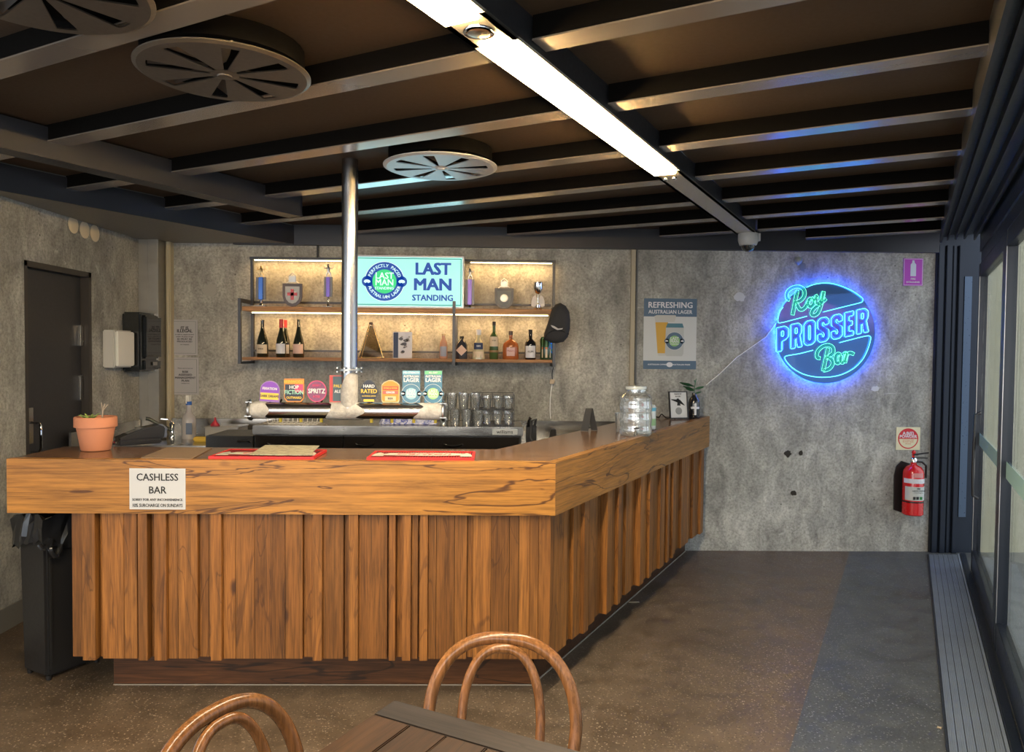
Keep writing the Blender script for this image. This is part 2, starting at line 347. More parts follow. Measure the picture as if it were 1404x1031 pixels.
# ceiling
b = MB(); b.prism([(-7, -4), ST(.48, -4.2)[:2], ST(.48, 8.5)[:2], (3.9, YB+.2), (-7, YB+.2)], ZC, ZC+.15)
ceil = struct(b.build('ceiling', CEIL))
# ceiling strips (bays run along NV), each a part of the ceiling
tabs = [-.45+.633*k for k in range(-3, 12)]
tabs = [-3.6, -2.97, -2.34, -1.7, -1.08, -.46, .17, .80, 1.43, 2.055, 2.69, 3.335, 3.97, 4.61, 5.22, 5.80, 6.36]
for t in tabs:
    s0 = -4.33 if t > 1 else -5.5
    sR = .19
    # keep inside the back wall
    lim = (t*DV.y-(YB-.16))/(-NV.y) if True else 0   # s where Y reaches the wall
    smin = max(s0, (t*DV.y-(YB-.12))/(-NV.y))
    if smin > sR-.1: continue
    for a_, b_ in ((smin, -1.16), (-1.005, sR)) if smin < -1.2 else ((max(smin, -1.005), sR),):
        b = MB(); b.box((a_, t-.048, 2.525), (b_, t+.048, 2.530)); cs = b.build('ceiling_strip', STRIPM, ceil, rz=TH)
        b = MB(); b.box((a_, t-.044, 2.5301), (b_, t+.044, ZC)); b.build('strip_web', WEB, cs)
# header beam over the back wall
b = MB(); b.box((-2.1, YB-.05, ZT-.01), (3.55, YB, ZC)); struct(b.build('trim_4', BEAMM))
# big steel channel beam, upper left
b = MB(); s0 = -3.42
b.prism([(s0, 2.462), (s0, ZC-.01), (s0-.10, ZC-.01), (s0-.10, ZC-.02), (s0-.02, ZC-.02), (s0-.02, 2.462)], -2.0, 3.60, plane='XZ')
b.prism([(s0+.004, 2.45), (s0+.004, 2.462), (s0-.11, 2.462), (s0-.11, 2.45)], -2.0, 3.60, plane='XZ'); b.box((s0-.10, 3.585, 2.45), (s0, 3.60, ZC-.01))
tag(b.build('steel_beam', BEAMM, rz=TH), 'dark steel channel beam crossing the upper left of the ceiling', 'beam')
# soffit on the left: triangle between its edge and the walls
ss = -4.333
e1 = ST(ss, .9); tE = (YB-ss*NV.y)/DV.y; e2 = ST(ss, tE)
tL = (XL-ss*NV.x)/DV.x; eL = ST(ss, tL)
b = MB(); b.prism([(eL.x, eL.y), (e2.x, e2.y), (XL+.0, YB)], ZT, ZC-.001); b.prism([(XL-2.5, 1.2), (ST(ss, .9).x, ST(ss, .9).y), (eL.x, eL.y), (XL-2.5, eL.y)], ZT, ZC-.001)
struct(b.build('trim_5', SOFF))
b = MB(); b.box((ss, .9, ZT-.006), (ss+.014, tE-.02, ZT+.14)); struct(b.build('trim_6', BEAMM, rz=TH))
# ================================================================= RIGHT SIDE GLAZING
GS = .48
def fp(x, y, s=GS):
    r = ray(x, y); k = s/(r.x*NV.x+r.y*NV.y); P = EYE+r*k; return P.x*DV.x+P.y*DV.y, P.z
tEnd = (YB-.09-GS*NV.y)/DV.y
b = MB(); b.box((3.55, YB-.03, 0), (3.93, YB+.2, ZC)); x = 3.57
pan = struct(b.build('trim_7', FRAME))
for (x0, x1, dy) in ((3.555, 3.60, .014), (3.615, 3.66, .022), (3.675, 3.70, .012), (3.715, 3.755, .026)):
    b = MB(); b.box((x0, YB-.03-dy, 0), (x1, YB-.031, 2.5)); b.build('door_jamb', FRAME, pan, bevel=.003)
b = MB(); b.box((3.76, YB-.06, .3), (3.82, YB-.031, 2.25)); b.build('sheen_strip', FRAME2, pan)  # paler strip paints a reflection on the black panel
# sliding track head: stepped aluminium channels
hd = struct(empty('trim_8', (0, 0, 0), TH))
steps = [(.19, .205, 2.46, ZC), (.205, .235, 2.50, ZC), (.235, .245, 2.47, ZC), (.245, .285, 2.51, ZC), (.285, .297, 2.47, ZC), (.297, .34, 2.51, ZC), (.34, .352, 2.465, ZC), (.352, .40, 2.50, ZC), (.40, .412, 2.45, ZC), (.412, .44, 2.49, ZC), (.44, .47, 2.36, ZC), (.45, .475, 2.28, 2.36), (.455, .50, 2.20, 2.28)]
for i, (a_, b_, z0, z1) in enumerate(steps):
    b = MB(); b.box((a_, -4.0, z0), (b_-.0005, 6.62-(a_*0.55), z1)); b.build('track_rib', DARKM if i % 2 == 0 and i < 9 else FRAME, hd)
# floor track: grooved aluminium threshold
ft = struct(empty('trim_9', (0, 0, 0), TH)); 
TRK = brushed('track_aluminium', (.25, .29, .35), .42, .45); TRKD = mat('track_dark', (.03, .035, .045), .4, .5)
def tend(s): return (YB-.10-s*NV.y)/DV.y
b = MB(); b.box((tr, -4.0, -.06), (GS-.05, tend(tr), .001)); b.build('track_base', TRKD, ft)
for i, (a_, w, m) in enumerate(((.173, .009, TRKD), (.184, .030, TRK), (.217, .030, TRK), (.250, .031, TRK), (.284, .031, TRK), (.318, .030, TRK), (.351, .034, TRK), (.388, .012, TRK), (.403, .006, TRKD))):
    b = MB(); te = tend(a_)
    if m is TRK and w > .02:
        k = 4
        b.box((a_, -4, .001), (a_+w, te, .003))
        for q in range(k): b.box((a_+w*q/k+.0006, -4, .003), (a_+w*(q+.62)/k, te, .0065))
    else: b.box((a_, -4, .001), (a_+w, te, .010))
    b.build('track_rail', m, ft)
b = MB(); b.box((.41, -4, .0), (GS-.035, tend(.45), .012)); b.build('track_rail', FRAME, ft)
# glazed sliding leaves
def leaf(n, t0, t1, s, w=.07, first=True):
    r = struct(empty('window_%d' % n, ST(s, t0), TH)); L = t1-t0
    for (a_, b_) in ((0, w), (L-w, L)):
        b = MB(); b.box((-.03, a_, .012), (.022, b_, 2.29)); b.build('window_stile', FRAME, r, bevel=.003)
    b = MB(); b.box((-.028, w, .012), (.022, L-w, .17)); b.build('window_rail', FRAME, r, bevel=.003)
    b = MB(); b.box((-.028, w, 2.19), (.022, L-w, 2.29)); b.build('window_rail', FRAME, r, bevel=.003)
    b = MB(); b.box((-.012, w, .17), (-.008, w+.003, 2.19)); b.box((-.031, L-w-.004, .17), (-.028, L-w, 2.19)); b.build('edge_trim', STEELD, r)
    b = MB(); b.box((-.003, w, .17), (.003, L-w, 2.19)); b.build('window_pane', PANE, r)
    b = MB(); b.box((-.0045, w, .955), (-.0032, L-w, 1.045)); b.build('safety_band', mat('frosted_teal', (.28, .46, .45), .6), r)
    return r
w3 = leaf(1, 4.85, 6.55, GS, .09)
w2 = leaf(2, 3.12, 4.845, GS-.0, .09)
w1 = leaf(3, 1.5, 3.115, GS, .09); w0 = leaf(4, -.2, 1.495, GS, .09); leaf(5, -1.9, -.205, GS, .09); leaf(6, -3.6, -1.905, GS, .09)
b = MB(); b.tube([(-.03, 1.22, .62), (-.062, 1.22, .64), (-.066, 1.22, .8), (-.062, 1.22, 1.2), (-.03, 1.22, 1.22)], .010); b.build('door_pull', BLACK, w3)
b = MB(); b.box((-.004, .55, .80), (-.0025, .63, .92)); lab(b.build('warning_sticker', mat('sticker_red', (.6, .12, .07), .5), w2), 'small red and white sticker on glass')
# outside: paving and the pale wall that carries on beyond the glass
b = MB(); b.prism([ST(.505, -4.2)[:2], (14, -4), (14, 7.0), (3.95, YB+.2), ST(.505, 6.5)[:2]], -.12, -.02)
struct(b.build('ground', floor_mat('paving', (.36, .36, .34), (.5, .5, .48), None)))
def rendered():
    n = NT('cream_render', .9); v = n.mapping(); a = n.noise(v, 1.2, 6, .6); f2 = n.noise(v, 90, 3, .6); n.bump(f2, .3, .005)
    return n.out(n.mix(a, (.74, .68, .46), (.90, .86, .64)))
b = MB(); b.box((3.95, YB+.06, -.1), (14, YB+.3, 4.0)); struct(b.build('wall_outside', rendered()))
def parasol(x, y, m, label, rr=1.3):
    e = empty('market_umbrella', (x, y, -.02), 0, label, 'umbrella')
    w = MB(); w.tube([(0, 0, 0), (0, 0, 2.7)], .03, 10); w.build('pole', WHITE, e); w = MB(); w.lathe([(.25, 0), (.25, .06), (.05, .08)], n=20); w.build('base', DARKM, e)
    w = MB(); n = 8; vs = [(0, 0, 2.72)]+[(rr*math.cos(2*math.pi*i/n), rr*math.sin(2*math.pi*i/n), 2.2) for i in range(n)]+[(rr*math.cos(2*math.pi*i/n), rr*math.sin(2*math.pi*i/n), 2.05) for i in range(n)]
    w.add(vs, [(0, 1+i, 1+(i+1) % n) for i in range(n)]+[(1+i, 1+(i+1) % n, 9+(i+1) % n, 9+i) for i in range(n)]); w.build('canopy', m, e)
parasol(5.0, -.6, mat('parasol_pink', (.62, .10, .22), .8), 'pink parasol outside in front of the building, seen mirrored in the neon disc', 1.2)
parasol(7.4, -2.2, mat('parasol_rose', (.60, .16, .30), .8), 'rose parasol farther outside, beside the dark facade opposite', 1.4)
b = MB(); b.box((3.5, -9.3, -.02), (14, -9, 3.6)); struct(b.build('wall_added_opposite', mat('added_wall_blue', (.10, .13, .17), .7)))  # unseen wall, added to darken the sky mirrored in the neon disc
# ================================================================= CEILING FITTINGS
# linear light trough
LS0, LS1, LZ = -1.155, -1.01, 2.50
lt = empty('linear_light', (0, 0, 0), TH, 'long suspended linear ceiling light with glowing lens, running from above the camera to the wall', 'light')
TROUGH = mat('trough_grey', (.42, .40, .36), .4, .3)
b = MB(); b.box((LS0, -2.5, LZ+.01), (LS1, 5.70, ZC-.0005)); b.build('housing', BEAMM, lt)
EDGE = mat('added_edge_glow', (1, .8, .4), .5, 0, 260, (1, .64, .25)); EM = mat('lens_glow', (1, .97, .84), .5, 0, 26, (1, .94, .76)); LENSF = mat('lens_frame', (.5, .46, .3), .4)  # strong edge glow is added, standing in for warm haze around the light
for (t0, t1) in ((-2.4, -.45), (-.30, 1.735), (1.93, 3.64)):
    b = MB(); b.box((LS0+.022, t0, LZ-.013), (LS1-.022, t1, LZ-.009)); b.build('light_lens', EM, lt)
    for q0, q1 in ((LS0+.020, LS0+.0219), (LS1-.0219, LS1-.020)): b = MB(); b.box((q0, t0, LZ-.014), (q1, t1, LZ-.0005)); b.build('added_glow_edge', EDGE, lt)
    for q0, q1 in ((t0-.003, t0-.0002), (t1+.0002, t1+.003)): b = MB(); b.box((LS0+.020, q0, LZ-.014), (LS1-.020, q1, LZ-.0005)); b.build('added_glow_edge', EDGE, lt)
b = MB()
for (t0, t1) in ((-.45, -.30), (1.735, 1.93), (3.64, 5.70)): b.box((LS0, t0+.001, LZ), (LS1, t1-.001, LZ+.0099))
b.box((LS0, -2.5, LZ), (LS0+.018, 5.7, LZ+.0095)); b.box((LS1-.018, -2.5, LZ), (LS1, 5.7, LZ+.0095)); b.build('bottom_plate', TROUGH, lt)
b = MB(); b.lathe([(.034, 0), (.044, -.006), (.046, -.001), (.046, .0)], (0, 0, 0), 20); dl = b.build('downlight', CHROME, lt, ((LS0+LS1)/2, 1.83, LZ-.001))
b = MB(); b.lathe([(.030, -.0075), (.033, -.0065)], (0, 0, 0), 16); b.build('reflector', STEEL, dl)
for s_ in (LS0+.05, LS1-.05):
    b = MB(); b.lathe([(.010, 0), (.014, -.016), (.012, -.02), (.004, -.022)], n=12); b.build('lamp_socket', CHROME, lt, (s_, 3.73, LZ-.0005))
b = MB(); b.tube([(LS1+.0, 3.2, 2.597), (LS1+.0, 5.70, 2.597)], .003, 5); b.build('edge_wire', CHROME, lt)
LP = area('linear_light_down', ST((LS0+LS1)/2, .9, LZ-.032), (0, 0, TH), .10, 5.0, 130, (1, .88, .66))
# swirl diffusers
def diffuser(P, label, rz, r=.275, m=None):
    e = empty('ceiling_diffuser', (P.x, P.y, 2.506), rz, label, 'air vent', 'swirl air diffusers in the ceiling')
    N = 80; rings = [.012, .045, .235, .262, r]; b = MB(); vs = []; fs = []
    for top in (0, 1):
        for k, rr in enumerate(rings):
            for i in range(N): a = 2*math.pi*i/N; vs.append((rr*math.cos(a), rr*math.sin(a), (.004 if top else 0)+(.006 if k == 4 else 0)+(-.004 if k == 0 else 0)))
    nr = len(rings)
    for top in (0, 1):
        for k in range(nr-1):
            for i in range(N):
                if k == 1 and (i % 10) in (0, 1, 2): continue
                q = [top*nr*N+k*N+i, top*nr*N+k*N+(i+1) % N, top*nr*N+(k+1)*N+(i+1) % N, top*nr*N+(k+1)*N+i]; fs.append(tuple(q))
    for i in range(N): a = (nr-1)*N; fs.append((a+i, a+(i+1) % N, nr*N+a+(i+1) % N, nr*N+a+i)); fs.append((i, (i+1) % N, nr*N+(i+1) % N, nr*N+i))
    b.add(vs, fs); b.build('face_plate', m, e)
    b = MB(); b.lathe([(.025, .0), (.022, -.007), (.005, -.009)], n=16); b.build('centre_screw', m, e)
    for q in range(8):
        a = 2*math.pi*(q*10+1.5)/N; M = Matrix.Rotation(a, 4, 'Z')@Matrix.Rotation(R(32), 4, 'X'); b = MB(); b.prism([(.05, -.006), (.23, -.028), (.23, .028), (.05, .006)], .006, .008, M); o = b.build('vane', mat('vane_dark', (.06, .05, .045), .5), e, (0, 0, .018))
    b = MB(); b.lathe([(.255, .030), (.255, .092)], n=32); b.build('duct_collar', WEB, e)
DIFW = mat('diffuser_white', (.46, .47, .50), .35, .2); DIFB = mat('diffuser_bronze', (.10, .085, .07), .4, .4)
P = onZ(308, 103, 2.506); diffuser(P, 'large dark round swirl vent nearest the camera, upper left ceiling', .3, .275, DIFB)
P = onZ(604, 231, 2.506); diffuser(P, 'pale round swirl vent above the lit sign, beside the steel pole', .5, .28, DIFW)
P = onZ(50, -12, 2.506); diffuser(P, 'dark round vent cut off by the top left corner of the photo', .1, .275, DIFB)
# dome camera under the trough end
P = ST(-1.06, 5.62)
P = onZ(1026, 320, 2.50)
e = empty('dome_camera', (P.x, P.y, 2.499), 0, 'white dome security camera hanging under the far end of the light trough', 'camera')
b = MB(); b.lathe([(.07, 0), (.074, -.01), (.074, -.05), (.062, -.085), (.05, -.09)], n=24); b.box((.02, -.02, -.055), (.085, .03, .0)); b.build('housing', mat('camera_grey', (.42, .42, .42), .4), e)
b = MB(); b.lathe([(.05, -.088), (.047, -.105), (.036, -.122), (.018, -.133), (.002, -.136)], n=24); b.build('dome', mat('dome_smoke', (.015, .02, .025), .05, coat=1), e)
# small wall camera + smoke stuff
P = onY(1093, 362, YB-.02)
b = MB(); b.lathe([(.03, 0), (.034, -.02), (.02, -.05), (.004, -.06)], n=16); tag(b.build('wall_sensor', mat('sensor_grey', (.2, .22, .22), .4), None, (P.x, YB-.04, P.z+.05)), 'small grey sensor on the wall above the round neon sign', 'sensor')
# ================================================================= BAR COUNTER
YF = 3.405; ZB = 1.101; Cx = .270; FH = .245; 
K = Vector((Cx, YF, 0))
def corner(t):     # corner of the two faces moved inward by t
    a = -(t+NV.y*t)/NV.x; return Vector((Cx+a, YF+t, 0))
def side_pt(t, L): # point at distance L along the side face moved inward t
    return corner(t)+DV*L
def side_end(t, Y): c = corner(t); return c+DV*((Y-c.y)/DV.y)
bar = empty('bar_counter', (0, 0, 0), 0, 'L-shaped timber bar counter with vertical board front and thick worktop', 'bar counter')
XLc = onZ(5, 630, ZB).x; DEPTH = .46
ins = corner(DEPTH)
w = MB(); ye = YB-.004
c0 = corner(.042); w.prism([(XLc, c0.y), (c0.x, c0.y), side_end(.042, ye)[:2], side_end(DEPTH, ye)[:2], (ins.x, ins.y), (XLc+.35, ins.y), (XLc, ins.y)], ZB-.045, ZB-.001)
w.build('worktop', TOPW, bar)
w = MB(); w.prism([(XLc, YF), (Cx, YF), (corner(.04).x, corner(.04).y), (XLc, YF+.04)], ZB-FH, ZB+.001); w.build('fascia_board', FASC, bar)
w = MB(); c = corner(.04)-K; L = (ye-YF)/DV.y; cc = side_end(.04, ye)-K; ee = side_end(0, ye)-K
Mi = Matrix.Rotation(-TH, 4, 'Z')
pts = [Mi@Vector((p.x, p.y, 0)) for p in (Vector((.0004, .0008, 0)), ee, cc, c+Vector((.0004, .0008, 0)))]
w.prism([(p.x, p.y) for p in pts], ZB-FH, ZB+.001); w.build('fascia_board', FASCS, bar, (Cx, YF, 0), TH)
w = MB(); w.box((XLc, YF+.04, ZB-.2), (XLc+.03, ins.y, ZB-.046)); w.build('end_board', FASC, bar)
# front boards: (x0,x1,relief)
BX = [(95, 116, -1), (116, 134, 1), (134, 140, -1), (140, 170, 0), (170, 188, 0), (188, 192, -1), (192, 205, 1), (205, 214, -1), (214, 231, 1), (231, 244, 0), (244, 271, 0), (271, 284, -1), (284, 291, -1), (291, 306, 1), (306, 323, 0), (323, 349, 0), (349, 391, 0), (391, 415, 0), (415, 430, -1), (430, 443, 1), (443, 471, 0), (471, 479, -1), (479, 492, 1), (492, 531, 0), (531, 534, -1), (534, 543, 1), (543, 552, -1), (552, 564, 1), (564, 573, 0), (573, 576, -1), (576, 587, 1), (587, 598, 0), (598, 623, 0), (623, 640, 0), (640, 648, -1), (648, 673, 0), (673, 698, 0), (698, 711, 0), (711, 726, 0), (726, 738, 0), (738, 753.6, 0)]
ZB0 = .178; cb = corner(.03)
for x0, x1, k in BX:
    yb = YF+.03+{-1: .022, 0: 0, 1: -.022}[k]
    a_ = onY(x0, 800, YF+.03).x; b_ = onY(x1, 800, YF+.03).x
    w = MB(); w.box((a_+.0008, yb, ZB0), (b_-.0008, YF+.075, ZB-FH-.0005)); w.build('front_board', BOARD, bar, bevel=.0012)
rnd = random.Random(5); l = .0; Lmax = (YB-.04-cb.y)/DV.y
sb = MB(); 
while l < Lmax-.02:
    wd = rnd.choice((.034, .05, .062, .075, .09, .045)); wd = min(wd, Lmax-l); k = rnd.choice((0, 0, 0, -1, 1, 0, -1, 1)) if l > .06 else 0
    w = MB(); o_ = {-1: -.02, 0: 0, 1: .02}[k]
    if l == 0: w.prism([(0, 0), (0, wd), (-.045, wd), (-.045, .0)], ZB0, ZB-FH-.0005)
    else: w.box((-.045, l+.0008, ZB0), (o_, l+wd-.0008, ZB-FH-.0005))
    w.build('side_board', BOARD, bar, (cb.x, cb.y, 0), TH, bevel=.0012 if l > 0 else 0); l += wd
# carcass + kick boards
w = MB(); ci = corner(.078); xl = onY(97, 800, YF+.03).x
w.prism([(xl, ci.y), (ci.x, ci.y), side_end(.078, ye)[:2], side_end(DEPTH-.05, ye)[:2], corner(DEPTH-.05)[:2], (xl, corner(DEPTH-.05).y)], ZB0+.003, ZB-.046); w.build('carcass', BLACKM, bar)
kc = corner(.155); xk = onZ(157, 938, 0).x
w = MB(); w.box((xk, kc.y, .006), (kc.x, kc.y+.03, ZB0+.002)); w.build('kick_board', KICKW, bar)
w = MB(); w.box((xk, kc.y+.03, 0), (xk+.03, kc.y+.35, ZB0+.002)); w.build('kick_board', KICKW, bar)
Lk = (ye-kc.y)/DV.y
w = MB(); w.box((-.03, .02, .006), (0, Lk-.03, ZB0+.002)); w.build('kick_board', KICKW, bar, (kc.x, kc.y, 0), TH)
w = MB(); w.box((xk, kc.y-.004, 0), (kc.x, kc.y-.0005, .004)); w.build('sealant_line', mat('sealant', (.30, .26, .21), .6), bar)
w = MB(); w.box((.0005, 0, 0), (.005, Lk-.02, .004)); w.build('sealant_line', mat('sealant', (.30, .26, .21), .6), bar, (kc.x, kc.y, 0), TH)
# ================================================================= BACK BENCHES AND FRIDGE
bn = empty('steel_bench', (0, 0, 0), 0, 'stainless steel bench with upstand running along the back wall', 'bench')
w = MB(); w.box((XL+.01, 5.34, .88), (.95, 5.99, .92)); w.build('bench_top', STEEL, bn, bevel=.003)
w = MB(); w.box((XL+.01, 5.985, .9205), (.95, 6.0, 1.056)); w.box((XL+.01, 6.0, 1.044), (.95, YB-.003, 1.056)); w.build('upstand', STEEL, bn)
w = MB(); w.box((XL+.003, 4.9, .9205), (XL+.018, 5.845, 1.056)); w.build('upstand', STEEL, bn)
for x in (-2.6, -1.5, -.4, .8):
    w = MB(); w.tube([(x, 5.42, 0), (x, 5.42, .88)], .02, 10); w.build('leg', STEEL, bn)
fr = empty('bar_fridge', (0, 0, 0), 0, 'long black back-bar fridge with stainless top and a maker name badge', 'fridge')
fx0, fx1, fz = -1.585, .161, 1.112
w = MB(); w.box((fx0, 4.915, .07), (fx1, 5.33, fz-.062)); w.build('cabinet', BLACK, fr)
w = MB(); w.box((fx0-.01, 4.9, fz-.058), (fx1+.01, 5.335, fz)); w.build('top', STEEL, fr, bevel=.004)
for i in range(3):
    x0 = fx0+.01+i*(fx1-fx0-.02)/3; x1 = x0+(fx1-fx0-.02)/3-.006
    w = MB(); w.box((x0, 4.895, .12), (x1, 4.914, fz-.065)); dr = w.build('door', mat('fridge_black', (.012, .010, .009), .12, coat=.5), fr, bevel=.002)
    w = MB(); w.tube(smooth_path([(x0+.08, 4.894, 1.0), (x0+.10, 4.885, .992), (x0+.14, 4.882, .988), (x0+.18, 4.885, .992), (x0+.20, 4.894, 1.0)]), .004, 6); w.build('door_handle', CHROME, dr)
w = MB(); w.box((-.03, 4.897, fz-.050), (.135, 4.8995, fz-.012)); bd = w.build('badge', mat('badge_silver', (.45, .45, .43), .3, .6), fr)
lettering([('williams', .052, fz-.031, .034, .012)], INK, bd, 4.8965)
for i in range(4):
    w = MB(); x = fx0+.06+(fx1-fx0-.12)*(i % 2); y = 4.96 if i < 2 else 5.28; w.lathe([(.03, 0), (.03, .05), (.015, .07)], (x, y, 0), 12); w.build('foot', BLACK, fr)
# ================================================================= WALL SHELF
YS = 5.74; X0, X1 = -1.955, .425
sh = empty('wall_shelf', (0, 0, 0), 0, 'two-tier wall shelf with timber planks, dark steel frame and warm strip lights', 'shelf')
for z0, z1 in ((1.526, 1.549), (1.902, 1.936)):
    w = MB(); w.box((X0+.01, YS, z0), (X1-.006, YB-.012, z1)); w.build('shelf_plank', SHELFW, sh, bevel=.002)
ST_ = mat('shelf_steel', (.055, .057, .065), .42, .5)
for x, zt in ((X0-.012, 1.995), (-.345, 1.99), (X1-.004, 1.955)):
    w = MB(); w.box((x, YS-.028, 1.497), (x+.022, YS-.004, zt)); w.build('post', ST_, sh, bevel=.001)
    w = MB(); w.box((x, YS-.003, 1.497), (x+.022, YB-.03, 1.515)); w.build('bracket_arm', ST_, sh)
    w = MB(); w.box((x, YS-.003, 1.965 if zt > 1.96 else 1.937), (x+.022, YB-.03, zt if zt > 1.96 else 1.955)); w.build('bracket_arm', ST_, sh)
for x in (X0-.012, -.345, X1-.0):
    w = MB(); w.box((x, YB-.028, 1.497), (x+.022, YB-.002, 1.901)); w.build('rear_post', ST_, sh)
for x in (-1.95, X1+.008):
    w = MB(); w.box((x, YB-.09, 1.956), (x+.02, YB-.06, 2.335)); w.build('rear_post', ST_, sh)
w = MB(); w.box((-1.95, YB-.11, 2.315), (X1+.028, YB-.02, 2.335)); w.build('top_rail', ST_, sh)
for z in (1.60, 1.985):
    w = MB(); w.box((X0, YB-.03, z-.008), (X1, YB-.010, z+.008)); w.build('rear_rail', ST_, sh)
LEDM = mat('led_glow', (1, .80, .42), .5, 0, 9, (1, .78, .38))
for (x0, x1, z, y) in ((-1.92, X1-.03, 1.893, 5.90), (-1.92, -1.12, 2.309, 5.96), (-.22, X1, 2.309, 5.96)):
    w = MB(); w.box((x0, y-.008, z), (x1, y+.008, z+.006)); w.build('led_strip', LEDM, sh)
    area('led_wash', ((x0+x1)/2, y, z-.004), (R(14), 0, 0), x1-x0, .012, 3.0*(x1-x0), (1, .58, .20))
# ---------------------------------------------------------------- bottles
def bottle(name, px, ytop, ybot, wpx, prof, m, label, parts=(), Y=5.84, sy=1, group='bottles on the wall shelf', square=0, cat='bottle', z0=None):
    p = onY(px, ybot, Y); z = z0 if z0 is not None else 1.5495; top = onY(px, ytop, Y).z; H = top-z; r = (onY(px+wpx/2, ybot, Y).x-p.x)
    e = empty(name, (p.x, Y, z), 0, label, cat, group)
    w = MB(); n = 20
    if square: w.lathe([(max(.002, a*r*1.1), b_*H) for a, b_ in prof], n=8, m=Matrix.Rotation(R(22.5), 4, 'Z'), sy=sy)
    else: w.lathe([(max(.002, a*r), b_*H) for a, b_ in prof], n=n, sy=sy)
    w.build('body', m, e)
    for pt in parts:
        k = pt[0]
        if k == 'label':        # curved paper patch: z0,z1,half angle, material, text list
            _, a, b_, ang, mm, txt = pt; q = MB(); rr = r*1.02; N = 10; vs = []
            for zz in (a*H, b_*H):
                for i in range(N+1): t = -math.pi/2-ang+2*ang*i/N; vs.append((rr*math.cos(t)*(1.0), rr*sy*math.sin(t), zz))
            vs2 = [(x*1.012, y*1.012, z_) for x, y, z_ in vs]; M_ = N+1
            fs = [(i, i+1, M_+i+1, M_+i) for i in range(N)]+[(2*M_+i, 3*M_+i, 3*M_+i+1, 2*M_+i+1) for i in range(N)]+[(i, 2*M_+i, 2*M_+i+1, i+1) for i in range(N)]+[(M_+i, M_+i+1, 3*M_+i+1, 3*M_+i) for i in range(N)]
            q.add(vs+vs2, fs); lo = q.build('paper_label', mm, e)
            for (s_, zf, size, mt) in txt: lettering([(s_, 0, zf*H, size, .01)], mt, lo, -rr*sy*1.04)
        elif k == 'cap':
            _, a, b_, rf, mm = pt; q = MB(); q.lathe([(rf*r, a*H), (rf*r, b_*H)], n=14); q.build('cap', mm, e)
        elif k == 'band':
            _, a, b_, rf, mm = pt; q = MB(); q.lathe([(rf*r*.9, a*H), (rf*r, a*H+.001), (rf*r, b_*H), (rf*r*.9, b_*H+.001)], n=18, sy=sy); q.build('band', mm, e)
        elif k == 'diamond':
            _, a, s1, mm = pt; q = MB(); q.prism([(0, a*H-s1), (s1, a*H), (0, a*H+s1), (-s1, a*H)], -r*sy*1.1-.002, -r*sy*1.06, plane='XZ'); q.build('paper_label', mm, e)
    return e
WINE = [(.9, 0), (1, .02), (1, .44), (.95, .52), (.72, .62), (.42, .72), (.33, .78), (.31, .97), (.34, .975), (.34, .995), (.3, 1)]
BURG = [(.9, 0), (1, .02), (1, .36), (.9, .46), (.58, .62), (.36, .73), (.31, .8), (.31, .97), (.34, .975), (.34, .995), (.3, 1)]
SPIR = [(.9, 0), (1, .02), (1, .52), (.94, .6), (.6, .68), (.38, .72), (.34, .75), (.34, .92), (.34, .92)]
DG = mat('dark_wine_glass', (.012, .016, .010), .06, coat=.6)
CREAM = mat('label_cream', (.62, .50, .36), .6); LWHITE = mat('label_white', (.62, .62, .66), .55); LPINK = mat('label_pink', (.62, .42, .34), .6)
bottle('wine_bottle', 360, 438.5, 488.5, 15.5, BURG, DG, 'dark wine bottle with cream label, leftmost on the lower shelf', [('label', .10, .34, 1.1, CREAM, [('WINE', .22, .016, INK)])])
bottle('wine_bottle', 385.5, 438, 489, 13.5, BURG, DG, 'wine bottle with red neck capsule and pale label', [('label', .10, .36, 1.1, LWHITE, []), ('cap', .78, 1.005, .40, mat('capsule_red', (.5, .03, .03), .35))], Y=5.82)
bottle('wine_bottle', 391.5, 439, 488, 12, BURG, DG, 'wine bottle half hidden behind the red capsuled bottle', [('label', .10, .34, 1.1, LWHITE, []), ('cap', .80, 1.005, .38, mat('capsule_red', (.5, .03, .03), .35))], Y=5.94)
bottle('wine_bottle', 409.5, 438, 489, 15, [(.9, 0), (1, .02), (1, .34), (.86, .45), (.48, .66), (.3, .82), (.27, .98), (.3, .985), (.28, 1)], DG, 'tapering wine bottle with pinkish label, rightmost of the wines', [('label', .10, .35, 1.1, LPINK, [])])
AMB = mat('amber_glass', (.35, .10, .03), .05, coat=.5); GREEN = mat('green_glass', (.05, .09, .03), .05, coat=.5); CLEAR = mat('pale_spirit', (.50, .44, .28), .05, coat=.5)
BLK = mat('black_glass', (.01, .01, .012), .05, coat=.6); NAVY = mat('navy_label', (.02, .035, .09), .5); PINKG = mat('pink_spirit', (.50, .26, .18), .05, coat=.4)
bottle('swing_bottle', 608, 458, 493, 11, [(.9, 0), (1, .03), (1, .55), (.85, .68), (.45, .82), (.4, .88), (.4, .93)], PINKG, 'small pinkish bottle with cork stopper left of the middle post', [('cap', .93, 1.0, .5, mat('cork', (.5, .35, .2), .7)), ('label', .10, .5, .9, mat('label_grey', (.3, .32, .4), .5), [])])
bottle('gin_bottle', 633, 461, 493, 15, [(.95, 0), (1, .03), (1, .62), (.7, .76), (.35, .84), (.3, .9)], mat('gin_dark', (.03, .035, .05), .06, coat=.6), 'squat faceted dark bottle with diamond label', [('cap', .9, 1.0, .4, INK), ('diamond', .38, .042, LPINK)], square=1)
bottle('tequila_bottle', 656, 452, 493, 16.5, [(1, 0), (1.0, .04), (.8, .50), (.62, .60), (.36, .68), (.32, .82)], CLEAR, 'tapered clear bottle with navy label and white cap', [('cap', .82, 1.0, .42, LWHITE), ('label', .33, .55, .8, NAVY, [('1800', .44, .018, LWHITE)]), ('label', .06, .26, .9, CREAM, [])], square=1)
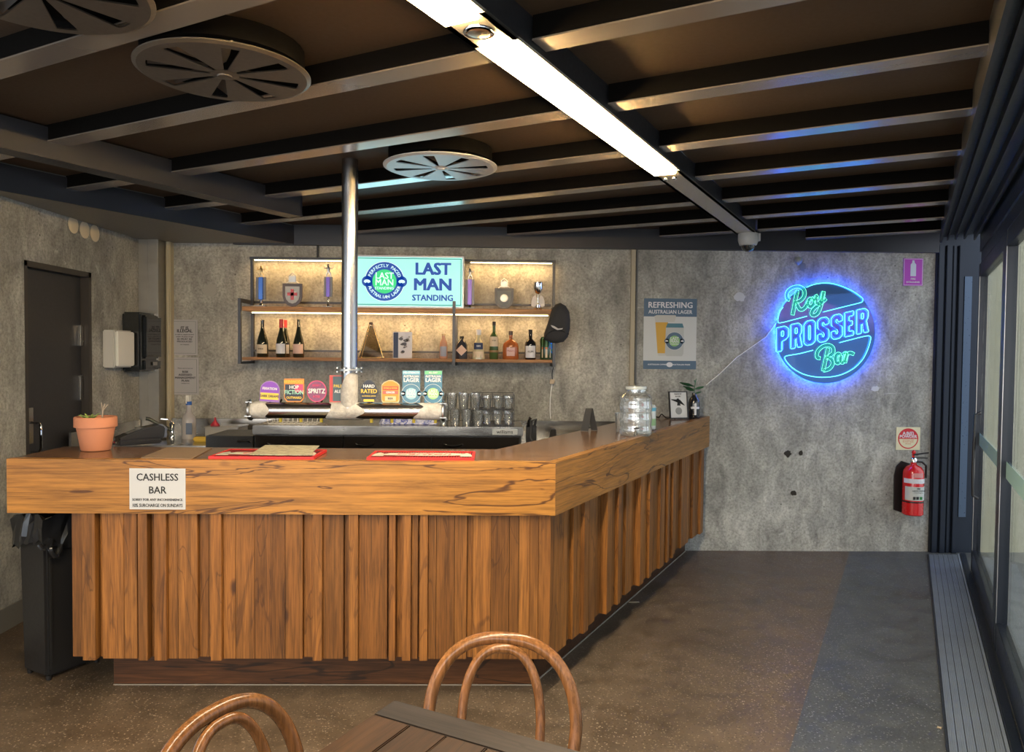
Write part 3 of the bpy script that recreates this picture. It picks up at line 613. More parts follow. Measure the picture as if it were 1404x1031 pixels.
bottle('whiskey_bottle', 677, 441, 494, 12.5, SPIR, GREEN, 'tall green whiskey bottle with cream label', [('cap', .9, 1.0, .38, INK), ('label', .34, .60, 1.1, CREAM, [('Irish', .5, .018, INK)]), ('band', .18, .24, 1.02, mat('brown_band', (.2, .12, .05), .5))])
bottle('bourbon_bottle', 700, 454, 494, 22, [(.92, 0), (1, .03), (1, .44), (.9, .56), (.5, .66), (.25, .70), (.21, .74), (.21, .86)], AMB, 'broad round-shouldered amber bottle with white lettering', [('cap', .86, 1.0, .26, mat('dark_cork', (.08, .05, .04), .5)), ('label', .12, .42, .5, mat('label_pale_red', (.62, .40, .36), .6), [("Maker's", .3, .018, mat('ink_red', (.3, .03, .03), .5))])], sy=.6)
bottle('rum_bottle', 727, 452, 494, 15.5, [(.92, 0), (1, .03), (1, .48), (.92, .58), (.5, .66), (.34, .70), (.30, .86)], BLK, 'black rum bottle with pale illustrated label', [('cap', .86, 1.0, .36, INK), ('label', .06, .46, 1.0, LWHITE, [('RUM', .26, .022, INK)])])
bottle('liqueur_bottle', 748.5, 459, 494, 16, [(.95, 0), (1, .03), (1, .82), (.85, .9), (.4, .94), (.35, 1.05)], mat('jade_glass', (.02, .045, .015), .06, coat=.5), 'square green bottle with orange banded label under the cap', [('label', .08, .42, .8, CREAM, []), ('label', .43, .50, .8, mat('orange_band', (.6, .16, .04), .5), []), ('label', .51, .88, .8, mat('green_label', (.10, .22, .10), .5), [])], square=1)
# brass pyramid decanter
p = onY(508.5, 490.5, 5.83); e = empty('pyramid_decanter', (p.x, 5.83, 1.5495), .35, 'brass-edged pyramid-shaped decanter beside the pole', 'decanter')
a = .086; hz = .262; B_ = [(-a, -a*.7), (a, -a*.7), (a, a*.7), (-a, a*.7)]; T_ = [(-.012, -.012), (.012, -.012), (.012, .012), (-.012, .012)]
w = MB(); w.add([(x*.93, y*.93, .006) for x, y in B_]+[(x, y, hz*.95) for x, y in T_], [(0, 1, 5, 4), (1, 2, 6, 5), (2, 3, 7, 6), (3, 0, 4, 7), (0, 3, 2, 1), (4, 5, 6, 7)]); w.build('body', thin_glass('smoke_glass', (.62, .56, .46), .6), e)
for i in range(4):
    w = MB(); w.tube([(*B_[i], .004), (*T_[i], hz)], .0035, 6); w.build('edge', GOLD, e)
w = MB(); w.tube([(*q, .004) for q in B_], .0035, 6, closed=True); w.build('base_rim', GOLD, e)
w = MB(); w.lathe([(.016, hz-.006), (.016, hz+.014), (.010, hz+.018)], n=12); w.build('stopper', mat('dark_cork', (.08, .05, .04), .5), e)
w = MB(); w.add([(-.045, -.05, .03), (.045, -.05, .03), (.022, -.031, .13), (-.022, -.031, .13)], [(0, 1, 2, 3)]); 
# illustrated card
def flatcard(name, x0, y0, x1, y1, Y, th, m, label, cat, z0=None, rz=0, lean=0, group=None):
    a = onY(x0, y0, Y); b_ = onY(x1, y1, Y); zb = z0 if z0 is not None else b_.z; cx = (a.x+b_.x)/2; wd = (b_.x-a.x)/2; hh = a.z-zb
    e = empty(name, (cx, Y, zb), 0, label, cat, group, rot=(lean, 0, rz)); w = MB(); w.box((-wd, -th, 0), (wd, 0, hh)); w.build('board', m, e); return e, wd, hh
e, wd, hh = flatcard('picture_card', 539, 455, 565, 491, 5.86, .006, LWHITE, 'black and white illustrated card standing on the lower shelf', 'card', 1.5495)
w = MB(); w.box((-wd+.004, -.0075, .004), (-wd*.45, -.006, hh-.004)); w.build('print_panel', NAVY, e)
for i in range(12):
    rd = random.Random(i); w = MB(); w.prism(wall_patch(rd.uniform(-wd*.3, wd*.75), rd.uniform(hh*.15, hh*.85), rd.uniform(.008, .022), i, 1, .7, 10), -.0075, -.006, plane='XZ'); w.build('print_panel', mat('print_grey', (.12, .12, .14), .6) if i % 2 else mat('print_mid', (.35, .33, .33), .6), e)
# ---------------------------------------------------------------- trophies on the middle plank
ZM = 1.9365
def figure(e, z, m, s=1, pose=0):
    w = MB(); w.ball((0, 0, z+.085*s), .010*s, 8); w.tube([(0, 0, z+.078*s), (0, 0, z+.06*s), (0, 0, z+.04*s)], [.007*s, .013*s, .009*s], 8)
    w.tube([(0, 0, z+.042*s), (-.012*s, 0, z+.02*s), (-.014*s, 0, z)], [.008*s, .006*s, .004*s], 6); w.tube([(0, 0, z+.042*s), (.016*s, 0, z+.022*s), (.02*s, 0, z)], [.008*s, .006*s, .004*s], 6)
    w.tube([(-.008*s, 0, z+.07*s), (-.028*s, 0, z+.062*s), (-.03*s, 0, z+.085*s if pose else z+.04*s)], [.005*s, .004*s, .003*s], 6); w.tube([(.008*s, 0, z+.07*s), (.026*s, 0, z+.06*s), (.036*s, 0, z+.075*s)], [.005*s, .004*s, .003*s], 6)
    w.build('figurine', m, e)
def col_trophy(px, ytop, ybot, wpx, colm, label, z_a, z_b, sidem=None, Y=5.84, fig=SHELFW):
    p = onY(px, ybot, Y); top = onY(px, ytop, Y).z; H = top-ZM; r = abs(onY(px+wpx/2, ybot, Y).x-p.x); fs = .25*H/.09
    e = empty('trophy', (p.x, Y, ZM+.0005), 0, label, 'trophy')
    w = MB(); w.box((-r*1.05, -r*.8, 0), (r*1.05, r*.8, .012)); w.build('base', mat('marble', (.25, .25, .25), .2), e, bevel=.002)
    w = MB(); w.lathe([(r*.5, .0125), (r*.2, .03), (r*.28, .05), (r*.12, z_a*H)], n=14); w.build('stem', CHROME, e)
    w = MB(); w.box((-r*.42, -r*.42, z_a*H+.0005), (r*.42, r*.42, z_b*H)); w.build('column', colm, e, bevel=.004)
    if sidem:
        for s_ in (-1, 1):
            w = MB(); w.box((s_*r*.72-r*.22, -r*.2, z_a*H+.0005), (s_*r*.72+r*.22, r*.3, z_b*H)); w.build('side_column', sidem, e)
    figure(e, z_b*H, fig, fs, 1); return e
GOLDD = mat('antique_gold', (.42, .30, .14), .3, .8)
BLUEC = mat('blue_foil', (.05, .16, .55), .25, .3); PURP = mat('violet_foil', (.16, .10, .42), .3, .3); GREYC = mat('grey_foil', (.14, .14, .15), .4, .3)
col_trophy(358, 361, 417, 14, BLUEC, 'trophy with blue column and small figure, leftmost on the top tier', .17, .68, GREYC, fig=GOLDD)
col_trophy(450, 355, 417, 12, PURP, 'tall trophy with violet column and silver cup base beside the pole', .22, .63, GREYC, fig=STEELD)
col_trophy(644, 364, 424, 13, PURP, 'trophy with violet column and silver figure right of the lit sign', .10, .68, GREYC, fig=STEELD)
def shield(px, ytop, ybot, wpx, m, label, emblem, Y=5.86):
    p = onY(px, ybot, Y); top = onY(px, ytop, Y).z; H = top-ZM-.004; r = abs(onY(px+wpx/2, ybot, Y).x-p.x)
    e = empty('shield_plaque', (p.x, Y, ZM+.004), 0, label, 'plaque')
    P_ = [(-r, H*.68), (-r, H*.30), (-r*.85, H*.16), (-r*.5, H*.05), (0, 0), (r*.5, H*.05), (r*.85, H*.16), (r, H*.30), (r, H*.68)]
    w = MB(); w.prism(P_, -.012, .0, plane='XZ'); w.build('board', m, e)
    Q = [(x*.72, H*.36+(z-H*.36)*.74) for x, z in P_]; w = MB(); w.prism(Q, -.016, -.0122, plane='XZ'); w.build('shield_panel', emblem[0], e)
    w = MB(); c_ = H*.36; a = r*.20
    if emblem[1] == 'cross': w.box((-a*.8, -.019, c_-r*.55), (a*.8, -.0162, c_+r*.55)); w.box((-r*.5, -.019, c_-a*.6), (r*.5, -.0162, c_+a)); 
    else: w.lathe([(r*.42, 0), (r*.42, .003), (r*.34, .004), (r*.34, .001)], n=20, m=Matrix.Rotation(R(90), 4, 'X')); w.v = [v+Vector((0, -.016, c_)) for v in w.v]
    w.build('emblem', emblem[2], e)
    w = MB(); w.box((-r*.35, -.014, H*.72), (r*.35, -.006, H*.90)); w.tube([(-r*.35, -.01, H*.9), (0, -.01, H), (r*.35, -.01, H*.9)], .004, 6); w.tube([(-r*.35, -.01, H*.74), (-r*.6, -.01, H*.69)], .004, 6); w.tube([(r*.35, -.01, H*.74), (r*.6, -.01, H*.69)], .004, 6); w.build('crest', emblem[3], e)
    w = MB(); w.tube([(0, 0, H*.6), (0, .07, .001)], .004, 6); w.build('strut', ST_, e)
shield(401.5, 374, 420, 27, mat('plaque_wood', (.07, .045, .04), .35), 'shield plaque with a red cross on the top tier', (mat('panel_grey', (.45, .44, .42), .4), 'cross', RED, STEELD))
shield(691, 382, 427, 26, mat('plaque_dark', (.05, .05, .055), .35), 'dark shield plaque with round metal emblem on the top tier', (mat('panel_dark', (.10, .11, .11), .4), 'ring', mat('pewter', (.45, .43, .38), .35, .7), STEELD))
p = onY(737.5, 426, 5.84); top = onY(737.5, 387, 5.84).z-ZM
e = empty('silver_cup', (p.x, 5.84, ZM+.0005), 0, 'silver goblet trophy with pale wings at the right end of the shelf', 'trophy')
w = MB(); w.lathe([(.032, 0), (.034, .012), (.018, .018), (.018, .04), (.006, .05), (.006, top*.55), (.022, top*.62), (.036, top*.78), (.036, top), (.033, top), (.030, top*.8), (.004, top*.66)], n=20); w.build('cup', CHROME, e)
for s_ in (-1, 1):
    w = MB(); w.prism([(s_*.008, .04), (s_*.030, .022), (s_*.052, .03), (s_*.050, .07), (s_*.040, .10), (s_*.02, .115), (s_*.010, .09)], -.004, .004, plane='XZ'); w.build('wing', mat('wing_pale', (.62, .58, .54), .4), e)
# ---------------------------------------------------------------- lit sign
xa, xb = -1.10, -.262; zt_ = onY(560, 350.5, YS+.02).z; zb_ = ZM+.001
e = empty('lit_beer_sign', ((xa+xb)/2, YS+.06, zb_), 0, 'illuminated rectangular LAST MAN STANDING lager sign on the shelf', 'sign'); hw = (xb-xa)/2; hh = zt_-zb_
w = MB(); w.box((-hw, -.04, 0), (hw, .04, hh)); w.build('case', mat('sign_case', (.40, .42, .46), .35, .4), e, bevel=.003)
w = MB(); w.box((-hw+.012, -.0425, .012), (hw-.012, -.0402, hh-.012)); w.build('glowing_face', mat('sign_face', (.25, .45, .45), .4, 0, .74, (.38, 1.0, .92)), e)
TEAL = mat('teal_print', (.0, .30, .28), .5, 0, .10, (.0, .6, .5)); BLUEP = mat('blue_print', (.01, .06, .36), .5, 0, .35, (.01, .12, .62)); GREENP = mat('green_print', (.03, .5, .2), .5, 0, .55, (.03, .75, .25)); WHP = mat('white_print', (.7, .95, .95), .5, 0, .6, (.6, 1, 1))
w = MB()
for a_, b_ in (((-hw+.020, .020), (hw-.020, .026)), ((-hw+.020, hh-.026), (hw-.020, hh-.020)), ((-hw+.020, .0261), (-hw+.026, hh-.0261)), ((hw-.026, .0261), (hw-.020, hh-.0261))): w.box((a_[0], -.0435, a_[1]), (b_[0], -.0426, b_[1]))
w.build('border_line', TEAL, e)
cx, cz, rr = -hw*.40-.02, hh*.5, hh*.385
def badge_logo(e, cx, cz, rr, y, ring=BLUEP, mid=GREENP, wh=WHP, full=True):
    w = MB(); w.prism(disc_pts(cx, cz, rr, 40), y-.0008, y, plane='XZ'); w.build('logo_disc', wh, e)
    w = MB(); w.prism(disc_pts(cx, cz, rr*.97, 40), y-.0014, y-.0009, plane='XZ'); w.prism(disc_pts(cx-rr*.86, cz, rr*.27, 20), y-.0014, y-.0009, plane='XZ'); w.prism(disc_pts(cx+rr*.86, cz, rr*.27, 20), y-.0014, y-.0009, plane='XZ'); w.build('logo_ring', ring, e)
    w = MB(); w.prism(disc_pts(cx, cz, rr*.60, 32), y-.0022, y-.0015, plane='XZ'); w.build('logo_disc', mid, e)
    L = [('LAST', cx, cz+rr*.27, rr*.44, .02, .95), ('MAN', cx, cz-rr*.06, rr*.44, .02, .95), ('STANDING', cx, cz-rr*.34, rr*.19, .02, 1)]
    if full: L += arc_letters('PERFECTLY PACED', cx, cz, rr*.78, rr*.22, R(158), R(22), .015)+arc_letters('AUSTRALIAN LAGER', cx, cz, rr*.78, rr*.22, R(202), R(338), .015, True)
    lettering(L, wh, e, y-.0030)
    w = MB()
    for s_ in (-1, 1):
        X_ = cx+s_*rr*.86; w.prism([(X_+q[0]*rr, cz+q[1]*rr) for q in ((-.17, -.02), (-.12, .07), (0, .10), (.12, .06), (.17, -.01), (.13, -.07), (.09, -.05), (.06, -.10), (.02, -.05), (-.06, -.06), (-.09, -.10), (-.12, -.05))], y-.0024, y-.0015, plane='XZ')
    w.build('logo_animal', wh, e)
badge_logo(e, cx, cz, rr, -.0427)
tx = hw*.42+.005
lettering([('LAST', tx, hh*.74, .126, .045, .98), ('MAN', tx, hh*.44, .126, .045, 1.06), ('STANDING', tx, hh*.19, .064, .04, .98)], BLUEP, e, -.0435)
area('sign_glow', ((xa+xb)/2, YS-.01, (zt_+zb_)/2), (R(-90), 0, 0), .8, .36, 2.2, (.45, .85, 1))
# ---------------------------------------------------------------- papers on the wall
def sheet(name, x0, y0, x1, y1, label, cat, m=GREYP, Y=YB-.003):
    a = onY(x0, y0, Y); b_ = onY(x1, y1, Y); cx = (a.x+b_.x)/2; cz = (a.z+b_.z)/2; wd = abs(b_.x-a.x)/2; hh = abs(a.z-b_.z)/2
    e = empty(name, (cx, Y, cz), 0, label, cat); w = MB(); w.box((-wd, -.0015, -hh), (wd, .0015, hh)); w.build('sheet', m, e); return e, wd, hh
def frame_lines(e, wd, hh, m, t=.004, y=-.0022, ins=.012):
    w = MB()
    for a_, b_ in (((-wd+ins, -hh+ins), (wd-ins, -hh+ins+t)), ((-wd+ins, hh-ins-t), (wd-ins, hh-ins)), ((-wd+ins, -hh+ins+t), (-wd+ins+t, hh-ins-t)), ((wd-ins-t, -hh+ins+t), (wd-ins, hh-ins-t))): w.box((a_[0], y, a_[1]), (b_[0], -.0016, b_[1]))
    w.build('print_border', m, e)
G2 = mat('ink_soft', (.10, .10, .11), .7)
e, wd, hh = sheet('notice_sheet', 235.5, 438, 271, 487, 'upper of two grey notices left of the shelf, reading IT IS ILLEGAL', 'notice', mat('notice_grey', (.36, .36, .38), .6))
frame_lines(e, wd, hh, G2, .002, ins=.014); lettering([('IT IS', 0, hh*.52, .034, .03, 1), ('ILLEGAL', 0, hh*.36, .034, .03, 1)]+[(s_, 0, z, .014, .01, 1.1) for s_, z in (('to sell or supply alcohol', hh*.16), ('under 18 years of age', hh*.04))]+[('ID MUST BE', 0, -hh*.10, .019, .02, 1.2), ('PRODUCED', 0, -hh*.24, .019, .02, 1.2), ('on request', 0, -hh*.40, .016)], INK, e, -.0018)
e, wd, hh = sheet('notice_sheet', 236, 490, 272.5, 541, 'lower of two grey notices, reading RISK ASSESSED MANAGEMENT PLAN', 'notice', mat('notice_grey', (.36, .36, .38), .6))
frame_lines(e, wd, hh, G2, .002, ins=.014); lettering([('Please ask to see our', 0, hh*.42, .014), ('RISK', 0, hh*.22, .023, .03, 1.1), ('ASSESSED', 0, hh*.06, .023, .03, 1.1), ('MANAGEMENT', 0, -hh*.10, .023, .03, 1.05), ('PLAN', 0, -hh*.26, .023, .03, 1.1), ('available here', 0, -hh*.40, .012)], INK, e, -.0018)
e, wd, hh = sheet('beer_poster', 883, 409, 954, 506.5, 'REFRESHING AUSTRALIAN LAGER poster showing a glass and a can', 'poster', mat('poster_grey', (.50, .51, .51), .55))
SL = mat('slate_blue', (.075, .125, .19), .55); w = MB(); w.box((-wd, -.0022, hh*.49), (wd, -.0016, hh)); w.build('poster_band', SL, e); w = MB(); w.box((-wd, -.0022, -hh), (wd, -.0016, -hh*.76)); w.build('poster_band', SL, e)
lettering([('REFRESHING', 0, hh*.81, .066, .02, .98), ('AUSTRALIAN LAGER', 0, hh*.62, .042, .015, .92), ('AUSTRALIAN OWNED', -wd*.45, -hh*.87, .016, .02, 1), ('AUSTRALIAN MADE', wd*.45, -hh*.87, .016, .02, 1)], LWHITE, e, -.0028)
gl = mat('beer_amber', (.52, .30, .045), .5); FOAM = mat('foam_grey', (.45, .44, .41), .6)
w = MB(); w.prism([(-wd*.56, hh*.33), (-wd*.08, hh*.33), (-wd*.12, -hh*.55), (-wd*.46, -hh*.55)], -.0024, -.0017, plane='XZ'); w.build('printed_beer', gl, e)
w = MB(); w.prism([(-wd*.60, hh*.50), (-wd*.5, hh*.53), (wd*.20, hh*.53), (wd*.22, hh*.48), (wd*.16, hh*.34), (-wd*.56, hh*.34)], -.0024, -.0017, plane='XZ'); w.build('printed_foam', FOAM, e); w = MB(); w.prism([(-wd*.46, -hh*.55), (-wd*.12, -hh*.55), (-wd*.14, -hh*.62), (-wd*.44, -hh*.62)], -.0024, -.0017, plane='XZ'); w.build('printed_glass_base', FOAM, e)
w = MB(); w.prism([(-wd*.10, hh*.30), (-wd*.16, hh*.18), (-wd*.18, -hh*.55), (-wd*.12, -hh*.63), (wd*.46, -hh*.63), (wd*.52, -hh*.55), (wd*.52, hh*.18), (wd*.46, hh*.30)], -.0032, -.0025, plane='XZ'); w.build('printed_can', mat('can_print', (.40, .41, .40), .5), e)
w = MB(); w.prism([(-wd*.10, hh*.30), (-wd*.16, hh*.18), (wd*.52, hh*.18), (wd*.46, hh*.30)], -.0038, -.0033, plane='XZ'); w.build('printed_lid', mat('can_teal', (.06, .16, .21), .5), e)
badge_logo(e, wd*.17, -hh*.20, wd*.34, -.0034, SL, mat('logo_green', (.22, .42, .16), .5), LWHITE, False)
w = MB(); w.prism(disc_pts(0, -hh*.87, .020, 16, 1.3), -.0030, -.0024, plane='XZ'); w.build('printed_map', LWHITE, e)
# fire location sign, extinguisher plate
e, wd, hh = sheet('fire_location_sign', 1239, 354, 1265, 392, 'magenta fire extinguisher location sign high on the wall', 'sign', mat('magenta', (.36, .03, .40), .4))
frame_lines(e, wd, hh, LWHITE, .003, ins=.004)
w = MB(); w.prism([(-wd*.28, -hh*.30), (wd*.28, -hh*.30), (wd*.28, hh*.55), (wd*.12, hh*.68), (wd*.10, hh*.85), (-wd*.12, hh*.85), (-wd*.12, hh*.68), (-wd*.28, hh*.55)], -.0022, -.0016, plane='XZ'); w.build('pictogram', mat('picto', (.5, .55, .65), .5), e)
lettering([('FIRE', 0, -hh*.50, .022, .02), ('EXTINGUISHER', 0, -hh*.74, .019, .02, .85)], LWHITE, e, -.0020)
e, wd, hh = sheet('extinguisher_plate', 1229, 585.5, 1261, 617, 'square cream and red ABE POWDER plate above the extinguisher', 'sign', mat('plate_cream', (.62, .58, .40), .5))
RP = mat('red_print', (.50, .02, .03), .5); w = MB(); w.prism(disc_pts(0, 0, hh*.90, 36), -.0020, -.0016, plane='XZ'); w.build('print_disc', RP, e)
w = MB(); w.prism([(hh*.80*math.cos(R(a)), hh*.80*math.sin(R(a))) for a in range(182, 359, 8)], -.0026, -.0021, plane='XZ'); w.build('print_panel', mat('plate_cream', (.62, .58, .40), .5), e)
lettering([('A:B(E)', 0, hh*.45, .036, .03), ('POWDER', 0, hh*.17, .034, .03)], LWHITE, e, -.0024); lettering([('wood paper cloth', 0, -hh*.12, .013), ('flammable liquids', 0, -hh*.28, .013), ('electrical', 0, -hh*.45, .013)], RP, e, -.0030)
# fire extinguisher
p = onY(1250, 705, YB-.09); e = empty('fire_extinguisher', (p.x, YB-.10, p.z), 0, 'red fire extinguisher on a black backing, hung on the concrete wall', 'fire extinguisher')
r = .078; w = MB(); w.lathe([(r*.9, 0), (r, .008), (r, .335), (r*.93, .36), (r*.7, .388), (r*.35, .402), (.022, .408), (.022, .425)], n=32); w.build('cylinder', RED, e)
w = MB(); w.lathe([(.026, .425), (.026, .45), (.018, .46)], n=16); w.build('valve', CHROME, e)
w = MB(); w.box((-.012, -.012, .455), (.11, .012, .463)); w.box((-.012, -.012, .480), (.03, .012, .488)); w.tube([(.0, 0, .484), (.12, 0, .500)], .007, 6); w.build('lever', BLACK, e, bevel=.002)
w = MB(); w.tube([(.012, -.02, .43), (.05, -.03, .43), (.085, -.03, .40), (.09, -.02, .30)], .009, 8); w.build('hose', BLACK, e)
w = MB(); w.ball((-.004, -.004, .505), .016, 10); w.tube([(-.004, 0, .455), (-.004, 0, .50)], .010, 8); w.build('safety_pin', RED, e)
def wrap(e, name, r, z0, z1, m, half, N=16):
    w = MB(); vs = []
    for k in (1.004, 1.018):
        for zz in (z0, z1):
            for i in range(N+1): t = -math.pi/2-half+2*half*i/N; vs.append((r*k*math.cos(t), r*k*math.sin(t), zz))
    M_ = N+1; fs = []
    for i in range(N): fs += [(i, i+1, M_+i+1, M_+i), (2*M_+i, 3*M_+i, 3*M_+i+1, 2*M_+i+1), (i, 2*M_+i, 2*M_+i+1, i+1), (M_+i, M_+i+1, 3*M_+i+1, 3*M_+i)]
    w.add(vs, fs); return w.build(name, m, e)
wrap(e, 'white_band', r, .262, .298, LWHITE, 1.5); l2 = wrap(e, 'instruction_label', r, .125, .235, mat('ext_label', (.50, .52, .50), .5), 1.3)
wrap(e, 'strap', r*1.01, .105, .116, BLACK, 3.1); wrap(e, 'maker_label', r, .31, .345, mat('ext_maker', (.6, .25, .25), .5), .5)
lettering([('FIRE', 0, .221, .016, .02), ('A:B(E) DRY POWDER', 0, .205, .011, .02), ('pull pin and squeeze', 0, .19, .009)], INK, l2, -.0805)
for x in (-.034, -.008, .02):
    w = MB(); w.box((x-.009, -.0815, .135), (x+.011, -.0795, .158)); w.build('pictogram', INK if x < .01 else mat('picto_green', (.02, .2, .05), .5), l2)
w = MB(); w.prism([(-.105, .02), (-.05, .0), (.02, .0), (.02, .40), (-.05, .42), (-.09, .38), (-.108, .30)], .082, .096, plane='XZ'); w.build('backing_cover', BLACK, e)
# ================================================================= NEON SIGN
YN = YB-.055
ctr = onY(1132, 456.5, YN); RD = (onY(1200.5, 456, YN).x-onY(1063.5, 456, YN).x)/2
e = empty('neon_sign', (ctr.x, YN, ctr.z), 0, 'round mirrored neon sign reading Roy PROSSER Bar in blue and green', 'neon sign')
w = MB(); w.lathe([(RD, 0), (RD, .006)], n=64, m=Matrix.Rotation(R(90), 4, 'X')); w.build('mirror_disc', mat('mirror_disc', (.16, .34, .85), .04, .62), e, (0, .012, 0))  # blue haze of the neon is put into the disc colour
for q in ((-.27, .24), (.27, .24), (-.27, -.24), (.27, -.24)):
    w = MB(); w.tube([(q[0], .0125, q[1]), (q[0], .052, q[1])], .008, 10); w.build('stand_off', CHROME, e)
def NP(x, y):
    P = onY(1030+x/6.065, 370+y/6.065, YN-.006); return Vector((P.x-ctr.x, -.006, P.z-ctr.z))
NB = mat('neon_aqua', (.3, .9, .95), .4, 0, 2.2, (.10, .80, 1.0)); NG = mat('neon_green', (.3, .9, .6), .4, 0, 1.9, (.12, 1.0, .50)); NGD = mat('neon_deep_green', (.02, .25, .2), .4, 0, .5, (.0, .55, .38)); NBL = mat('neon_blue', (.1, .2, .9), .4, 0, 4.5, (.012, .06, 1.0))
def neon(pts, m, r=.0030, closed=False, k=3, name='neon_tube'):
    w = MB(); P = smooth_path([NP(*p) for p in pts], k, closed); w.tube(P, r, 6, closed=closed); return w.build(name, m, e)
neon([(460, 145), (520, 122), (600, 110), (680, 115), (760, 138), (840, 175), (900, 215), (928, 240), (925, 262), (900, 275), (750, 312), (600, 350)], NB)
neon([(265, 310), (240, 345), (226, 390), (222, 425), (240, 441), (350, 415), (465, 385)], NB)
neon([(515, 668), (400, 697), (295, 715), (280, 735), (300, 770), (350, 820), (430, 865), (520, 888), (620, 893), (720, 880), (800, 850), (870, 805), (930, 740), (970, 660), (993, 580), (990, 554), (960, 549), (850, 575), (735, 605)], NB)
LET = {'P': ([(0, 0), (70, 0), (100, 28), (100, 90), (70, 118), (46, 118), (46, 200), (0, 200)], [(42, 36), (60, 36), (60, 82), (42, 82)]),
 'R': ([(0, 0), (70, 0), (100, 28), (100, 80), (84, 102), (104, 200), (62, 200), (48, 126), (42, 126), (42, 200), (0, 200)], [(40, 36), (60, 36), (60, 84), (40, 84)]),
 'O': ([(25, 0), (75, 0), (100, 25), (100, 175), (75, 200), (25, 200), (0, 175), (0, 25)], [(42, 48), (50, 38), (58, 48), (58, 152), (50, 162), (42, 152)]),
 'S': ([(100, 62), (100, 25), (75, 0), (25, 0), (0, 25), (0, 78), (58, 132), (58, 152), (50, 162), (42, 152), (42, 132), (0, 132), (0, 175), (25, 200), (75, 200), (100, 175), (100, 112), (42, 62), (42, 48), (50, 38), (58, 48), (58, 62)], None),
 'E': ([(0, 0), (92, 0), (92, 38), (44, 38), (44, 78), (80, 78), (80, 116), (44, 116), (44, 162), (92, 162), (92, 200), (0, 200)], None)}
def chamfer(P, d=.16):
    out = []; n = len(P)
    for i in range(n):
        a, b_, c = Vector((*P[i-1], 0)), Vector((*P[i], 0)), Vector((*P[(i+1) % n], 0))
        out += [b_+(a-b_).normalized()*min(7, (a-b_).length*.4), b_+(c-b_).normalized()*min(7, (c-b_).length*.4)]
    return [(v.x, v.y) for v in out]
x = 208
for ch, wd in (('P', 104), ('R', 92), ('O', 96), ('S', 96), ('S', 96), ('E', 82), ('R', 98)):
    for k, sh_ in enumerate(LET[ch]):
        if not sh_: continue
        P = [(x+u*wd/100, 482-(x-208)*.222+v*1.02-(u*wd/100)*.22) for u, v in (chamfer(sh_) if len(sh_) > 4 or k == 0 else chamfer(sh_))]
        neon(P, NB, .0028, True, 1, 'neon_letter')
    P = [(x+u*wd/100, 482-(x-208)*.222+v*1.02-(u*wd/100)*.22) for u, v in [(u+(9 if u < 50 else -9), v+(9 if v < 100 else -9)) for u, v in LET[ch][0]]]
    neon(chamfer(P), NBL, .0032, True, 1, 'neon_inner')
    x += wd+17
ROY = [[(320, 250), (298, 235), (300, 185), (340, 150), (395, 140), (438, 165), (442, 215), (410, 255), (365, 268)], [(385, 170), (366, 260), (345, 375)], [(372, 268), (400, 322), (425, 330), (455, 305), (475, 262)], [(500, 235), (478, 255), (478, 295), (500, 305), (520, 280), (515, 245), (500, 235)], [(520, 262), (545, 215), (540, 265), (555, 280), (580, 255), (603, 180)], [(603, 180), (590, 260), (560, 350), (525, 378), (503, 365), (520, 325), (570, 285), (622, 240)]]
BAR_ = [[(575, 735), (548, 725), (552, 680), (590, 640), (640, 625), (678, 645), (680, 690), (640, 722), (620, 728)], [(640, 650), (620, 740), (598, 840)], [(620, 728), (665, 740), (678, 780), (650, 822), (600, 838)], [(744, 708), (722, 698), (703, 722), (702, 758), (720, 776), (740, 755), (746, 710)], [(742, 710), (745, 760), (762, 770), (780, 740), (792, 690)], [(768, 702), (788, 692), (793, 712), (780, 772)], [(786, 728), (800, 700), (826, 690), (855, 702)]]
def both(path, wdt):
    P = smooth_path([Vector((a, b_, 0)) for a, b_ in path], 5); out = []
    for sg in (1, -1):
        side = []
        for i, p in enumerate(P):
            t = (P[min(i+1, len(P)-1)]-P[max(i-1, 0)]).normalized(); side.append((p.x-sg*t.y*wdt, p.y+sg*t.x*wdt))
        out += side if sg == 1 else side[::-1]
    return out
for S_ in (ROY, BAR_):
    for path in S_:
        neon(path, NGD, .0040, False, 4, 'neon_script'); neon(both(path, 14), NG, .0017, True, 1, 'neon_outline')
HALO = mat('added_halo_blue', (.02, .08, .6), .4, 0, 85, (.015, .12, 1))  # glowing ring added behind the disc, standing in for the wide blue haze
w = MB(); w.tube([(RD*.93*math.cos(i*math.pi/24), 0, RD*.93*math.sin(i*math.pi/24)) for i in range(48)], .008, 8, closed=True); w.build('added_halo', HALO, e, (0, .030, 0))
# ================================================================= BEER FONT
YP = 3.95; pc = onY(479, 563, YP); zp = pc.z; rp = .042
xl_, xr_ = onY(346, 563, YP).x, onY(606, 563, YP).x
e = empty('beer_font', (pc.x, YP, zp), 0, 'frosted stainless T-shaped beer font hanging on a pole from the ceiling', 'beer tap')
w = MB(); w.tube([(0, 0, 0), (0, 0, ZC-zp-.002)], rp, 24); w.build('pole', mat('font_chrome', (.40, .40, .41), .26, 1), e)
w = MB(); w.tube([(xl_-pc.x, 0, 0), (xr_-pc.x, 0, 0)], rp, 24); w.build('crossbar', mat('font_chrome', (.40, .40, .41), .26, 1), e)
zf = onY(479, 507, YP).z-zp
w = MB(); w.lathe([(.045, -.006), (.07, -.005), (.07, .005), (.045, .006)], (0, 0, zf), 24); w.build('flange', STEELD, e)
for i in range(6):
    a = i*math.pi/3+.3; w = MB(); w.lathe([(.007, -.014), (.007, .014), (.003, .016)], (.062*math.cos(a), .062*math.sin(a), zf), 6); w.build('bolt', STEELD, e)
